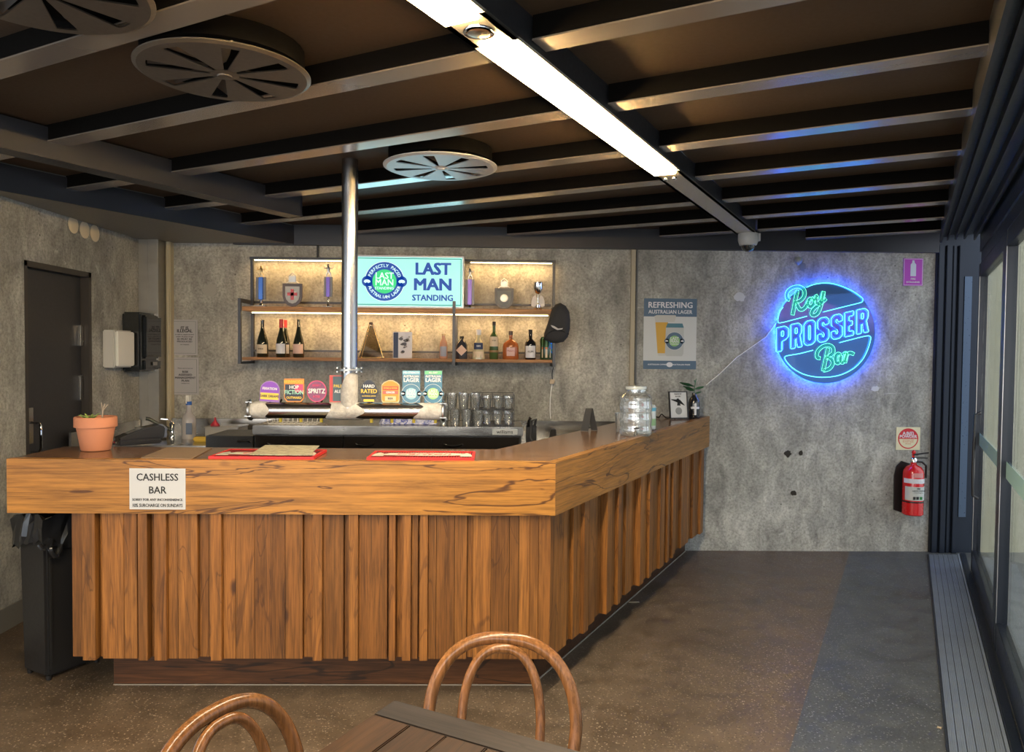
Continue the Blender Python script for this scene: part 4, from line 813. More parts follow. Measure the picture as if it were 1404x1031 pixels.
FROST = NT('frost', .75); _v = FROST.mapping(); _n = FROST.noise(_v, 22, 6, .7); FROST.bump(_n, .8, .01); FROST = FROST.out(FROST.ramp(_n, [(.3, (.30, .28, .25)), (.6, (.50, .48, .44))]))
def frost(x0, x1, taper0, taper1):
    w = MB(); rd = random.Random(int(x0*100)); N = 20; K = 8; vs = []; fs = []
    for k in range(K+1):
        for i in range(N):
            a = 2*math.pi*i/N; lo = x0+taper0*(.5+.5*math.cos(a*2+1))*rd.uniform(.6, 1); hi = x1-taper1*(.5+.5*math.cos(a*3))*rd.uniform(.6, 1)
            x = lo+(hi-lo)*k/K; rr = rp+.001+.0035*math.sin(math.pi*k/K)*rd.uniform(.5, 1.2); vs.append((x, rr*math.cos(a), rr*math.sin(a)))
    for k in range(K):
        for i in range(N): fs.append((k*N+i, k*N+(i+1) % N, (k+1)*N+(i+1) % N, (k+1)*N+i))
    w.add(vs, fs, True); w.build('frost', FROST, e)
frost(xl_-pc.x-.002, xl_-pc.x+.10, 0, .03); frost(-.12, .09, .05, .06); frost(xr_-pc.x-.15, xr_-pc.x+.0, .06, 0)
w = MB(); rd = random.Random(3); N = 20; vs = []; fs = []
for k in range(7):
    for i in range(N): a = 2*math.pi*i/N; h_ = .13+.05*math.sin(a+2.2)+.02*rd.random(); rr = rp+.001+.003*math.sin(math.pi*k/6)*rd.uniform(.5, 1.2); vs.append((rr*math.cos(a), rr*math.sin(a), .02+h_*k/6))
for k in range(6):
    for i in range(N): fs.append((k*N+i, k*N+(i+1) % N, (k+1)*N+(i+1) % N, (k+1)*N+i))
w.add(vs, fs, True); w.build('frost', FROST, e)
for x, sg in ((xl_-pc.x, -1), (xr_-pc.x, 1)):
    w = MB(); w.lathe([(.052, 0), (.056, .003), (.056, .012), (.052, .015), (.035, .016)], n=24, m=Matrix.Rotation(R(90*sg), 4, 'Y')); w.build('end_clamp', STEELD, e, (x, 0, 0))
    for i in range(4):
        a = i*math.pi/2+.6; w = MB(); w.tube([(-.008*sg, .052*math.cos(a), .052*math.sin(a)), (.026*sg, .052*math.cos(a), .052*math.sin(a))], .006, 6); w.build('bolt', STEELD, e, (x, 0, 0))
YEL = mat('yellow_nozzle', (.75, .55, .03), .4)
for px in (384, 412, 440, 509, 537, 567, 597):
    x = onY(px, 577, YP+.05).x-pc.x
    w = MB(); w.tube([(x, .03, -.02), (x, .055, -.03), (x, .06, -.045)], .009, 10); w.tube([(x, .04, .02), (x, .075, .05)], .006, 8); tp = w.build('tap', CHROME, e)
    w = MB(); w.tube([(x, .06, -.0455), (x, .06, -.068)], .0085, 10); w.build('nozzle', YEL, tp)
def shape(kind, w_, h_):
    if kind == 'round': return disc_pts(0, h_/2, min(w_, h_)/2, 28, w_/min(w_, h_), h_/min(w_, h_))
    if kind == 'dome': return [(-w_/2, 0), (w_/2, 0), (w_/2, h_*.55)]+[(w_/2*math.cos(R(a)), h_*.55+h_*.45*math.sin(R(a))) for a in range(15, 180, 15)]+[(-w_/2, h_*.55)]
    if kind == 'shield': return [(-w_*.35, 0), (w_*.35, 0), (w_*.5, h_*.15), (w_*.5, h_), (-w_*.5, h_), (-w_*.5, h_*.15)]
    if kind == 'tag': return [(-w_*.42, 0), (w_*.42, 0), (w_*.5, h_*.1), (w_*.5, h_*.78), (w_*.36, h_*.9), (w_*.12, h_), (-w_*.12, h_), (-w_*.36, h_*.9), (-w_*.5, h_*.78), (-w_*.5, h_*.1)]
    if kind == 'egg': return [(w_/2*math.cos(R(a))*(1-.25*max(0, math.sin(R(a)))), h_*.46+h_*(.54 if math.sin(R(a)) > 0 else .46)*math.sin(R(a))) for a in range(0, 360, 12)]
    return [(-w_/2, 0), (w_/2, 0), (w_/2, h_), (-w_/2, h_)]
def inset(P, k, cx=0, cz=0): return [(cx+(x-cx)*k, cz+(z-cz)*k) for x, z in P]
def badge(px0, px1, py0, py1, kind, edge, base, label, blocks=(), texts=(), ang=0):
    a = onY(px0, py0, YP); b_ = onY(px1, py1, YP); w_ = b_.x-a.x; h_ = a.z-b_.z; cx = (a.x+b_.x)/2-pc.x; z0 = b_.z-zp
    P = shape(kind, w_, h_)
    w = MB(); w.prism(P, -.004, .004, plane='XZ'); o = w.build('tap_badge', edge, e, (cx, .0, max(z0, rp+.002)), rot=(0, ang, 0)); lab(o, label)
    w = MB(); w.prism(inset(P, .92, 0, h_/2), -.0048, -.0041, plane='XZ'); w.build('badge_face', base, o)
    w = MB(); w.tube([(0, .006, .01), (0, .012, -.01)], .006, 6); w.build('lever', CHROME, o)
    for (x0, x1, zz0, zz1, m) in blocks: w = MB(); w.prism([(x0*w_, zz0*h_), (x1*w_, zz0*h_), (x1*w_, zz1*h_), (x0*w_, zz1*h_)], -.0056, -.0049, plane='XZ'); w.build('badge_band', m, o)
    for (s_, z, size, sx, m) in texts: lettering([(s_, 0, z*h_, size*h_, .025, sx)], m, o, -.0062)
    return o, w_, h_
C = lambda n, c: mat('badge_'+n, c, .45)
PUR, YLW, ORG, PNK, DRK, TEALB, WHT, REDB = C('purple', (.22, .06, .45)), C('yellow', (.75, .52, .06)), C('orange', (.70, .26, .04)), C('pink', (.62, .06, .16)), C('dark', (.025, .03, .05)), C('teal', (.10, .40, .36)), C('white', (.72, .72, .70)), C('red', (.50, .05, .05))
badge(356, 383, 523, 552, 'dome', C('mauve', (.30, .18, .42)), PUR, 'purple domed tap badge with yellow lettering band', [(-.46, .46, .10, .42, YLW)], [('FIXATION', .62, .17, .9, WHT), ('DARK DREAMS', .26, .17, .78, DRK)], R(3))
badge(390, 417, 520, 552, 'shield', ORG, DRK, 'orange pink and black tap badge reading HOP FICTION', [(-.46, .46, .76, .95, ORG), (.05, .46, .42, .755, PNK)], [('BRINWOOD', .86, .18, .85, YLW), ('HOP', .63, .22, .9, WHT), ('FICTION', .41, .25, .85, C('mint', (.35, .65, .5))), ('OUTWARD', .18, .14, .9, YLW)])
badge(421, 448, 522, 552, 'round', PNK, C('plum', (.22, .06, .14)), 'round pink and plum tap badge reading SPRITZ', [], [('SPRITZ', .5, .30, .85, WHT), ('BERRY', .76, .15, .9, PNK), ('ROSE', .25, .15, .9, PNK)])
badge(452, 475, 515, 552, 'rect', C('coral', (.60, .12, .10)), C('slate', (.06, .10, .12)), 'coral edged tap badge partly hidden by the pole', [(-.46, -.30, .04, .96, REDB)], [('PALE', .6, .16, .9, YLW), ('ALE', .4, .16, .9, WHT)])
badge(493, 519, 520, 552, 'egg', C('graphite', (.06, .06, .06)), DRK, 'black egg-shaped tap badge reading HARD RATED in white and yellow', [(-.28, .28, .04, .14, YLW)], [('HARD', .70, .19, .95, WHT), ('RATED', .48, .25, .9, YLW), ('ALCOHOLIC LEMON', .28, .08, .8, YLW)])
badge(523, 548, 521, 552, 'tag', C('cream', (.62, .50, .28)), ORG, 'orange tag-shaped tap badge with red and cream bands', [(-.42, .42, .56, .72, REDB), (-.42, .42, .38, .52, C('coral', (.60, .12, .10))), (-.3, .3, .08, .28, C('cream', (.62, .50, .28)))], [('STONE & WOOD', .64, .10, .8, YLW), ('GINGER', .45, .12, .9, WHT), ('BEER', .18, .12, .9, DRK)])
for (x0, x1, m1, m2, m3, lb, tt) in ((551, 577, C('sky', (.16, .42, .56)), C('navy_mid', (.08, .20, .30)), C('pale_blue', (.28, .50, .58)), 'tall blue tap badge with round logo reading MID STRENGTH AUSTRALIAN LAGER', 'MID-STRENGTH'), (581, 607, C('green', (.14, .45, .22)), C('navy_full', (.06, .18, .28)), C('leaf', (.30, .55, .22)), 'tall green-topped tap badge with round green logo reading AUSTRALIAN LAGER', 'ALL-DAY')):
    a = onY(x0, 508, YP); b_ = onY(x1, 552, YP); w_ = b_.x-a.x; h_ = a.z-b_.z; o, w_, h_ = badge(x0+1, x1-1, 508, 552, 'rect', m2, m2, lb, [(-.48, .48, .88, .99, m1)], [(tt, .935, .08, .85, WHT), ('AUSTRALIAN', .82, .10, .82, WHT), ('LAGER', .70, .17, .95, WHT)])
    badge_logo(o, 0, h_*.28, h_*.30, -.0056, m2, m3, WHT, False)
# ================================================================= ON THE FRIDGE TOP
fz_ = fz+.0008
def wire(e, pts, m, r=.003, closed=False, name='wire'): w = MB(); w.tube(pts, r, 5, closed=closed); return w.build(name, m, e)
p0 = onZ(366, 588, fz); p0.y = 5.0
WHW = mat('white_wire', (.62, .60, .55), .4)
bx0, bx1 = onY(366, 585, 4.98).x, onY(437, 585, 4.98).x
e = empty('wire_basket', ((bx0+bx1)/2, 5.03, fz_), 0, 'low white wire basket under the left arm of the beer font', 'basket'); hw = (bx1-bx0)/2
for z, k in ((.004, .93), (.062, 1)): wire(e, [(-hw*k, -.06, z), (hw*k, -.06, z), (hw*k, .08, z), (-hw*k, .08, z)], WHW, .0032, True)
for i in range(11): x = -hw+hw*2*i/10; wire(e, [(x, -.06, .062), (x*.93, -.06, .004), (x*.93, .08, .004), (x, .08, .062)], WHW, .0022)
e = empty('blue_bar_towel', (onY(560, 580, 5.05).x, 5.08, fz_), 0, 'crumpled blue and white bar towel lying under the right arm of the font', 'towel')
BT = NT('towel', .9); _v = BT.mapping(); _n = BT.noise(_v, 30, 3, .6, 1.5); BT = BT.out(BT.ramp(_n, [(.42, (.10, .12, .40)), (.5, (.35, .38, .55)), (.6, (.55, .56, .66))]))
w = MB(); N = 26; M_ = 10; rd = random.Random(8); hh_ = [[.030+.022*math.sin(i*.9+j)*math.cos(j*.8)+.008*rd.random() if 0 < i < N and 0 < j < M_ else .002 for j in range(M_+1)] for i in range(N+1)]
w.add([(-.19+.38*i/N+.01*math.sin(j*2.), -.07+.14*j/M_+.008*math.sin(i), hh_[i][j]) for i in range(N+1) for j in range(M_+1)]+[(-.19+.38*i/N, -.07+.14*j/M_, .0005) for i in (0, N) for j in (0, M_)], [(i*(M_+1)+j, (i+1)*(M_+1)+j, (i+1)*(M_+1)+j+1, i*(M_+1)+j+1) for i in range(N) for j in range(M_)], True); w.build('cloth', BT, e)
def tumbler(loc, r, h, m, label, group, z):
    w = MB(); w.lathe([(r*.72, 0), (r*.76, .004), (r, h), (r*.95, h), (r*.70, .010), (.002, .010)], n=14); o = w.build('beer_glass', m, None, (loc[0], loc[1], z)); tag(o, label, 'glass', group); return o
xg = onY(606, 580, 5.05).x
G0 = tumbler((xg, 4.99), .036, .105, CUPG, 'upright glass in the two stacked rows beside the right end of the font', 'stacked glasses by the font', fz_)
for i in range(4):
    for j in range(2):
        for k in range(2):
            if i == j == k == 0: continue
            c = G0.copy(); COL.objects.link(c); c['label'] = '%s glass of the %s column from the font, %s row, on the fridge top' % (('bottom', 'top')[k], ('first', 'second', 'third', 'fourth')[i], ('front', 'rear')[j]); c.location = (xg+.012+i*.077-(.02 if k else 0), 4.99+j*.09, fz_+k*.106)
G0.location.x = xg+.012; G0['label'] = 'bottom glass of the first column from the font, front row, on the fridge top'
# wire glass rack, two tiers
rx0, rx1 = onY(645, 560, 5.0).x, onY(705, 560, 5.0).x; rt = onY(670, 541, 5.0).z
e = empty('glass_rack', ((rx0+rx1)/2, 5.12, fz_), 0, 'dark two-tier wire glass rack at the right end of the fridge top', 'rack'); hw = (rx1-rx0)/2; H_ = rt-fz_
for z in (.004, H_*.38, H_*.5, H_*.88, H_):
    wire(e, [(-hw, -.13, z), (hw, -.13, z), (hw, .13, z), (-hw, .13, z)], ST_, .0022, True)
for i in range(5): x = -hw+2*hw*i/4; wire(e, [(x, -.13, .004), (x, -.13, H_)], ST_, .0018); wire(e, [(x, .13, .004), (x, .13, H_)], ST_, .0018)
for z in (.004, H_*.5):
    for i in range(4): y = -.13+.26*(i+1)/5; wire(e, [(-hw, y, z), (hw, y, z)], ST_, .0018)
RG = None
for k in range(2):
    for i in range(4):
        for j in range(3):
            if RG is None: RG = tumbler((0, 0), .032, H_*.36, CUPG, 'clear tumbler standing in the two-tier wire rack', 'glasses in the wire rack', 0); c = RG
            else: c = RG.copy(); COL.objects.link(c)
            c['label'] = '%s tier tumbler in the wire rack, %s row, %s from the left' % (('lower', 'upper')[k], ('front', 'middle', 'back')[j], ('first', 'second', 'third', 'fourth')[i])
            c.location = ((rx0+rx1)/2-hw*.75+hw*1.5*i/3, 5.12-.085+.085*j, fz_+.0075+k*H_*.5)
e = empty('sauce_gun_holder', (onY(722, 590, 4.95).x+.03, 4.95, 1.0565-.13), 0, 'black soda gun holder with hoses at the right end of the fridge', 'soda gun')
for o_, a_, b_ in ((None, (-.035, -.03, 0), (.035, .03, .20)),):
    w = MB(); w.box(a_, b_); w.build('holder', BLACK, e, bevel=.004)
w = MB(); w.tube([(.02, -.032, .19), (.03, -.05, .24), (.0, -.05, .23), (-.01, -.045, .12), (.03, -.06, .05)], .009, 8); w.build('hose', BLACKM, e)
w = MB(); w.tube([(-.02, -.034, .19), (-.022, -.04, .23), (-.005, -.04, .25)], .012, 8); w.build('gun', CHROME, e)
w = MB(); w.box((-.03, -.02, -.9265), (.03, .03, -.0005)); w.build('post', BLACKM, e)
# left: black glass washer under the notices, tub, bottle, tap
e = empty('glass_washer', (0, 0, 0), 0, 'black under-counter glass washer left of the long fridge', 'glass washer')
x0, x1 = onY(280, 600, 4.9).x, fx0-.012
w = MB(); w.box((x0, 4.92, .05), (x1, 5.33, 1.04)); w.build('body', BLACK, e, bevel=.005)
w = MB(); w.tube([(x1-.09, 4.915, 1.0), (x1-.09, 4.89, 1.01), (x1-.02, 4.89, 1.01), (x1-.02, 4.915, 1.0)], .007, 8); w.build('handle', CHROME, e)
for q in ((x0+.04, 4.96), (x1-.04, 4.96), (x0+.04, 5.28), (x1-.04, 5.28)):
    w = MB(); w.lathe([(.02, 0), (.02, .05)], (q[0], q[1], 0), 10); w.build('foot', BLACKM, e)
zb = .9205
def bpos(px, Y): return onY(px, 590, Y).x
e = empty('spray_bottle', (bpos(259, 5.75), 5.75, zb), 0, 'clear spray bottle with blue and white trigger by the sink', 'spray bottle'); H_ = onY(259, 542, 5.75).z-zb
w = MB(); w.lathe([(.05, 0), (.052, .01), (.052, H_*.42), (.045, H_*.52), (.02, H_*.62), (.018, H_*.78)], n=20); w.build('body', mat('milky_clear', (.42, .40, .40), .2, coat=.3), e)
w = MB(); w.lathe([(.022, H_*.78), (.022, H_*.86)], n=16); w.build('collar', mat('blue_cap', (.02, .10, .40), .4), e)
w = MB(); w.box((-.012, -.03, H_*.861), (.012, .02, H_)); w.tube([(0, -.03, H_*.96), (0, -.05, H_*.88), (0, -.045, H_*.82)], .005, 6); w.build('trigger', WHITE, e, bevel=.003)
w = MB(); w.box((.0, -.056, H_*.12), (.045, -.051, H_*.38)); w.build('paper_label', mat('label_blueish', (.12, .16, .25), .5), e)
e = empty('mixer_tap', (bpos(236, 5.80), 5.80, zb), 0, 'mixer tap with a dark angled spout by the sink', 'tap')
w = MB(); w.lathe([(.025, 0), (.025, .02), (.018, .03), (.018, .10), (.022, .11), (.012, .125)], n=16); w.build('body', CHROME, e)
w = MB(); w.tube([(0, -.005, .06), (-.06, -.05, .10), (-.13, -.10, .155), (-.15, -.11, .158)], .014, 10); w.build('spout', mat('gunmetal', (.10, .11, .10), .3, .7), e)
w = MB(); w.tube([(0, 0, .125), (-.03, -.01, .145), (-.075, -.02, .148)], .006, 8); w.build('lever', CHROME, e)
e = empty('washing_up_bag', (bpos(219, 5.7), 5.7, zb+.006), 0, 'small clear bag with blue contents beside the sink tap', 'bag'); w = MB(); w.ball((0, 0, .055), .055, 12, 1.1, .7, 1); w.v = [v+Vector((.008*math.sin(v.z*90), 0, .006*math.sin(v.x*120))) for v in w.v]; w.build('body', mat('bag_blue', (.22, .26, .38), .3), e)
e = empty('yellow_sponge', (bpos(277, 5.6), 5.6, zb+.0), 0, 'yellow sponge beside the spray bottle', 'sponge'); w = MB(); w.box((-.055, -.035, 0), (.055, .035, .035)); w.build('body', mat('sponge', (.55, .38, .06), .9), e, bevel=.008)
e = empty('plastic_tub', (bpos(311, 5.72), 5.72, zb), 0, 'translucent grey plastic tub on the steel bench', 'tub')
w = MB(); hw = (bpos(334, 5.6)-bpos(289, 5.6))/2
w.prism([(-hw*.9, -.10), (hw*.9, -.10), (hw*.9, .10), (-hw*.9, .10)], .0, .004); 
for a_, b_ in (((-hw, -.11), (hw, -.104)), ((-hw, .104), (hw, .11)), ((-hw, -.104), (-hw+.006, .104)), ((hw-.006, -.104), (hw, .104))): w.box((a_[0], a_[1], .0), (b_[0], b_[1], .10))
w.build('body', mat('tub_clear', (.30, .29, .27), .2, coat=.4), e)
w = MB(); w.prism([(-hw-.01, -.12), (hw+.01, -.12), (hw+.01, .12), (-hw-.01, .12)], .1005, .107); w.build('lid', mat('tub_clear', (.30, .29, .27), .2, coat=.4), e, bevel=.003)
e = empty('red_funnel', (bpos(295, 5.72), 5.72, zb+.1078), 0, 'small red funnel upside down on the plastic tub', 'funnel'); w = MB(); w.lathe([(.034, 0), (.034, .006), (.010, .035), (.006, .062)], n=16); w.build('body', mat('funnel_red', (.45, .03, .05), .4), e)
e = empty('phone_charger_dock', (bpos(758, 5.75), 5.75, zb), 0, 'small black device on the bench under the hanging power cord', 'charger'); H_ = onY(758, 588, 5.75).z-zb
w = MB(); w.prism([(-.035, 0), (.03, 0), (.022, H_), (-.015, H_)], -.02, .02, plane='XZ'); w.build('body', BLACK, e, bevel=.004)
# hanging cord with plug from the shelf
w = MB(); w.tube(smooth_path([onY(758, 505, 5.99), onY(757, 518, 5.99)], 2), .006, 6); 
e = empty('power_cord', onY(757, 520, 6.0), 0, 'pale power cord with a square plug hanging below the right end of the shelf', 'cord'); q0 = e.location.copy()
w = MB(); w.tube(smooth_path([onY(759, 503, 6.0)-q0, onY(757, 512, 6.0)-q0, onY(757.5, 521, 6.0)-q0], 4), .004, 6); w.build('cable', BLACK, e)
w = MB(); w.box((-.018, -.015, -.035), (.018, .015, .0)); w.build('plug', mat('plug_beige', (.45, .36, .26), .5), e, bevel=.003)
w = MB(); w.tube(smooth_path([onY(757, 527, 6.0)-q0, onY(755, 540, 6.0)-q0, onY(754, 560, 6.0)-q0, onY(755, 574, 6.0)-q0], 5), .0045, 6); w.build('cable', WHITE, e)
# cap on shelf corner
p = onY(764, 442, 5.70); e = empty('baseball_cap', (p.x, 5.70, p.z), 0, 'black baseball cap with a small white flash, hung on the right corner of the shelf', 'cap')
FAB = mat('cap_fabric', (.028, .028, .031), .85)
w = MB(); vs = []; fs = []; N = 18; K = 9
for k in range(K+1):
    for i in range(N):
        a = 2*math.pi*i/N; ph = k/K*math.pi/2; vs.append((.085*math.cos(a)*math.cos(ph)*(1.0), -.075*math.sin(ph)*.9-.002, .10*math.sin(a)*math.cos(ph)))
for k in range(K):
    for i in range(N): fs.append((k*N+i, k*N+(i+1) % N, (k+1)*N+(i+1) % N, (k+1)*N+i))
outl = [(-.10, -.13), (-.05, -.155), (0, -.158), (.05, -.148), (.082, -.11), (.096, -.05), (.098, .02), (.09, .08), (.062, .125), (.02, .148), (-.015, .135), (-.045, .09), (-.062, .03), (-.08, -.03), (-.098, -.08)]
w.v = []; w.f = []; w.sm = []; n = len(outl)
for k, (sc_, y_) in enumerate(((1, 0), (1, -.018), (.93, -.045), (.78, -.068), (.5, -.082), (.2, -.088))):
    w.v += [Vector((x*sc_+(.012*(1-sc_)), y_+(.02*(max(0, -z-.06)/.1)) if k else y_, z*sc_+.02*(1-sc_))) for x, z in outl]
for k in range(5): w.f += [(k*n+i, k*n+(i+1) % n, (k+1)*n+(i+1) % n, (k+1)*n+i) for i in range(n)]
w.f += [tuple(range(n)), tuple(range(5*n, 6*n))]; w.sm = [True]*len(w.f); w.build('crown', FAB, e)
w = MB(); w.tube(smooth_path([(-.10, -.02, -.125), (-.07, -.055, -.085), (-.02, -.078, -.062), (.03, -.07, -.068), (.085, -.035, -.09)], 4), .005, 6); w.build('brim_seam', mat('cap_seam', (.012, .012, .014), .9), e)
w = MB(); w.prism([(-.055, -.025), (-.03, -.032), (.0, -.05), (.035, -.046), (.03, -.055), (-.005, -.062), (-.045, -.04)], -.100, -.0905, plane='XZ'); w.build('flash_logo', mat('cap_logo', (.42, .40, .40), .6), e)
# ================================================================= ON THE COUNTER
zc = ZB+.0008
p = onZ(121, 619.5, ZB); TC = mat('terracotta', (.50, .20, .105), .7)
e = empty('terracotta_pot', (p.x, p.y+.07, zc), 0, 'terracotta pot with a small succulent on the left end of the bar', 'plant pot'); r0 = (onZ(148, 600, ZB).x-onZ(94, 600, ZB).x)/2; r0 = .096; H_ = .165
w = MB(); w.lathe([(r0*.66, 0), (r0*.70, .004), (r0*.90, H_*.70), (r0, H_*.70), (r0*1.0, H_*.98), (r0*.97, H_), (r0*.88, H_), (r0*.86, H_*.86), (.002, H_*.85)], n=32); w.build('pot', TC, e)
w = MB(); w.lathe([(r0*.84, H_*.86), (r0*.5, H_*.90), (.002, H_*.88)], n=20); w.build('soil', mat('soil', (.05, .035, .025), .95), e)
LEAF = mat('succulent_green', (.22, .30, .08), .5)
for i in range(7):
    a = i*.9; w = MB(); L = .035+.012*(i % 3); w.tube([(0, 0, 0), (math.cos(a)*L*.5, math.sin(a)*L*.5, .018), (math.cos(a)*L, math.sin(a)*L, .028+.006*(i % 2))], [.007, .009, .002], 6, flat=.6); w.build('leaf', LEAF, e, (-.03, 0, H_*.88))
w = MB(); w.tube(smooth_path([(.03, 0, H_*.88), (.035, 0, H_*1.15), (.045, .0, H_*1.38)], 4), .004, 6); w.tube([(.034, 0, H_*1.1), (.028, 0, H_*1.42)], .003, 5); w.tube([(.038, 0, H_*1.2), (.06, 0, H_*1.36)], .003, 5); w.build('dry_stem', mat('dry_stem', (.30, .24, .18), .8), e)
# card terminal
p = onZ(172, 612, ZB); e = empty('card_terminal', (p.x+.01, p.y+.10, zc), R(-48), 'black card payment terminal beside the terracotta pot', 'card reader')
w = MB(); w.box((-.048, -.10, 0), (.048, .11, .028)); w.build('body', BLACK, e, bevel=.006)
w = MB(); w.prism([(-.095, .0285), (.125, .0285), (.13, .085), (.10, .098), (.02, .085), (-.06, .055), (-.098, .04)], -.046, .046, plane='YZ'); w.build('reader_head', BLACK, e, bevel=.005)
w = MB(); w.box((-.030, -.05, .0), (.030, .03, .002)); o = w.build('screen', mat('terminal_screen', (.03, .035, .04), .08), e, (0, -.005, .074), rot=(R(20), 0, 0))
for i, m in enumerate((mat('led_red', (.8, .05, .08), .4), WHITE)):
    w = MB(); w.box((-.032+.034*i, -.1035, .010), (-.022+.034*i, -.1005, .018)); w.build('button', m, e)
# flat things on the worktop (parallelograms)
def flat(name, pts, th, m, label, cat, z=zc, part='sheet'):
    P = [onZ(x, y, ZB) for x, y in pts]; c = sum(P, Vector())/len(P); e = empty(name, (c.x, c.y, z), 0, label, cat); w = MB(); w.prism([(q.x-c.x, q.y-c.y) for q in P][::-1], 0, th); w.build(part, m, e); return e, [q-c for q in P]
flat('brown_placemat', [(193, 628.5), (262, 630), (291, 614.5), (229, 614)], .003, mat('kraft', (.26, .175, .11), .7), 'plain brown mat lying on the bar left of the red bar mats', 'mat')
BRED = mat('bar_mat_red', (.62, .02, .018), .45); BDR = mat('bar_mat_dark', (.16, .01, .012), .6); MATW = mat('mat_print_cream', (.60, .54, .42), .5)
def barmat(x0, x1, label, txt):
    a = onZ(x0, 631.5, ZB); b_ = onZ(x1, 631.5, ZB); L = b_.x-a.x; D_ = .24 if x0 > 400 else .27; a.y = YF+.035
    e = empty('bar_mat', (a.x+L/2, a.y, zc), 0, label, 'bar mat', None); sk = -.05 if x0 < 400 else -.02
    M = Matrix(((1, sk/D_ if x0 < 400 else 0, 0, 0), (0, 1, 0, 0), (0, 0, 1, 0), (0, 0, 0, 1)))
    w = MB(); w.box((-L/2, 0, 0), (L/2, D_, .006)); w.box((-L/2, 0, .006), (L/2, .012, .012)); w.box((-L/2, D_-.012, .006), (L/2, D_, .012)); w.box((-L/2, .012, .006), (-L/2+.012, D_-.012, .012)); w.box((L/2-.012, .012, .006), (L/2, D_-.012, .012)); w.build('rubber_base', BRED, e)
    n = int(L/.0125)
    w = MB()
    for i in range(n): x = -L/2+.018+(L-.036)*i/(n-1); w.box((x-.0025, .016, .006), (x+.0025, D_-.016, .0105))
    o = w.build('rubber_pips', BDR, e); o['kind'] = 'stuff'
    w = MB(); w.prism([(x*.20*1, .12+y*.055) for x, y in ((-1, -.5), (-.8, .6), (-.2, .75), (.5, .9), (1, .5), (.9, -.4), (.3, -.8), (-.5, -.7))], .0106, .0125); lab(w.build('logo_panel', MATW, e), 'cream printed name')
    o = text(txt, .085, RP, e, (0, .12, .0127), (0, 0, 0), shear=.3)
    for s_ in (-1, 1): w = MB(); w.prism([(s_*L*.42-.028, .06), (s_*L*.42+.028, .06), (s_*L*.42+.02, .13), (s_*L*.42+.0, .17), (s_*L*.42-.02, .13)], .0106, .0125); w.build('logo_mark', MATW, e)
    return e
m1 = barmat(280, 428, 'red rubber bar mat partly covered by newspapers', 'Corona')
m2 = barmat(502, 650, 'red rubber bar mat alone near the bar corner', 'Carlton')
NP_ = NT('newsprint', .8); _v = NP_.mapping((8, 30, 8)); _n = NP_.noise(_v, 3, 5, .7); NP_ = NP_.out(NP_.ramp(_n, [(.38, (.16, .13, .08)), (.48, (.42, .38, .28)), (.58, (.55, .50, .30)), (.7, (.25, .20, .10))]))
for i, (pts, z) in enumerate((([(342, 628), (424, 629), (438, 615.5), (364, 614.5)], .0135), ([(356, 629.5), (428, 630), (432, 617), (372, 616)], .0175))):
    flat('newspaper', pts, .003, NP_, ['lower sheet of the newspapers lying over the left bar mat', 'upper newspaper lying over the left bar mat'][i], 'newspaper', zc+z)
# CASHLESS BAR sign on fascia
e, wd, hh = sheet('cashless_sign', 177.5, 642, 254.5, 698.5, 'white CASHLESS BAR sign taped to the front of the counter', 'sign', mat('sign_paper', (.50, .50, .50), .55), Y=YF-.002)
frame_lines(e, wd, hh, mat('laminate_edge', (.6, .6, .58), .4), .002, ins=.001)
lettering([('CASHLESS', 0, hh*.56, .046, .014, .92), ('BAR', 0, -hh*.07, .046, .014, .95), ('SORRY FOR ANY INCONVENIENCE', 0, -hh*.53, .0155, .02, .92), ('10% SURCHARGE ON SUNDAYS', 0, -hh*.81, .0215, .014, .74)], INK, e, -.0022)
# ---------------------------------------------------------------- far wing
def wing(px, py, dy=0): p = onZ(px, py, ZB); return p
p = onZ(872, 597, ZB); e = empty('glass_drink_dispenser', (p.x, p.y+.02, zc), R(-10), 'ribbed clear glass drink dispenser jar on the far wing of the bar', 'jar'); H_ = .30; r = .098
w = MB(); prof = [(r*.92, 0), (r, .01)]+[(r*(1+.025*math.sin(i*1.6)), .01+H_*.74*i/12) for i in range(1, 13)]+[(r*.85, H_*.84), (r*.62, H_*.88), (r*.62, H_*.96)]; w.lathe(prof, n=28); w.build('jar', CUPG, e)
w = MB(); w.lathe([(r*.66, H_*.94), (r*.68, H_*.96), (r*.66, H_), (r*.3, H_*1.02)], n=24); w.build('lid', mat('glass_lid', (.45, .48, .46), .1, coat=.6), e)
w = MB(); w.tube([(0, -r, .035), (0, -r-.04, .03), (0, -r-.045, .012)], .009, 8); w.tube([(-.012, -r-.03, .05), (.02, -r-.035, .055)], .005, 6); w.build('spigot', BLACK, e)
w = MB(); w.tube([(r*.7*math.cos(a), r*.7*math.sin(a), H_*.92) for a in [i*math.pi/8 for i in range(16)]], .002, 5, closed=True); w.build('wire_bail', CHROME, e)
p = onZ(889, 590, ZB); e = empty('beer_can', (p.x+.02, p.y+.03, zc), 0, 'pale green and white beer can beside the glass jar', 'can'); r = .034
w = MB(); w.lathe([(.026, 0), (r, .008), (r, .15), (.027, .162), (.026, .165), (.024, .162)], n=24); w.build('body', mat('can_white', (.50, .52, .50), .3, .3), e)
wrap(e, 'green_band', r, .03, .075, mat('can_green', (.25, .42, .22), .4), 1.4); wrap(e, 'blue_band', r, .125, .148, mat('can_blue', (.10, .35, .50), .4), 1.4)
for (px, py, n_) in ((850, 592, 0), (882, 586, 1)):
    p = onZ(px, py, ZB); o = tumbler((p.x, p.y), .034, .12, CUPG, ['clear tumbler just left of the drink dispenser', 'clear tumbler behind the drink dispenser and can'][n_], 'tumblers by the drink dispenser', zc)
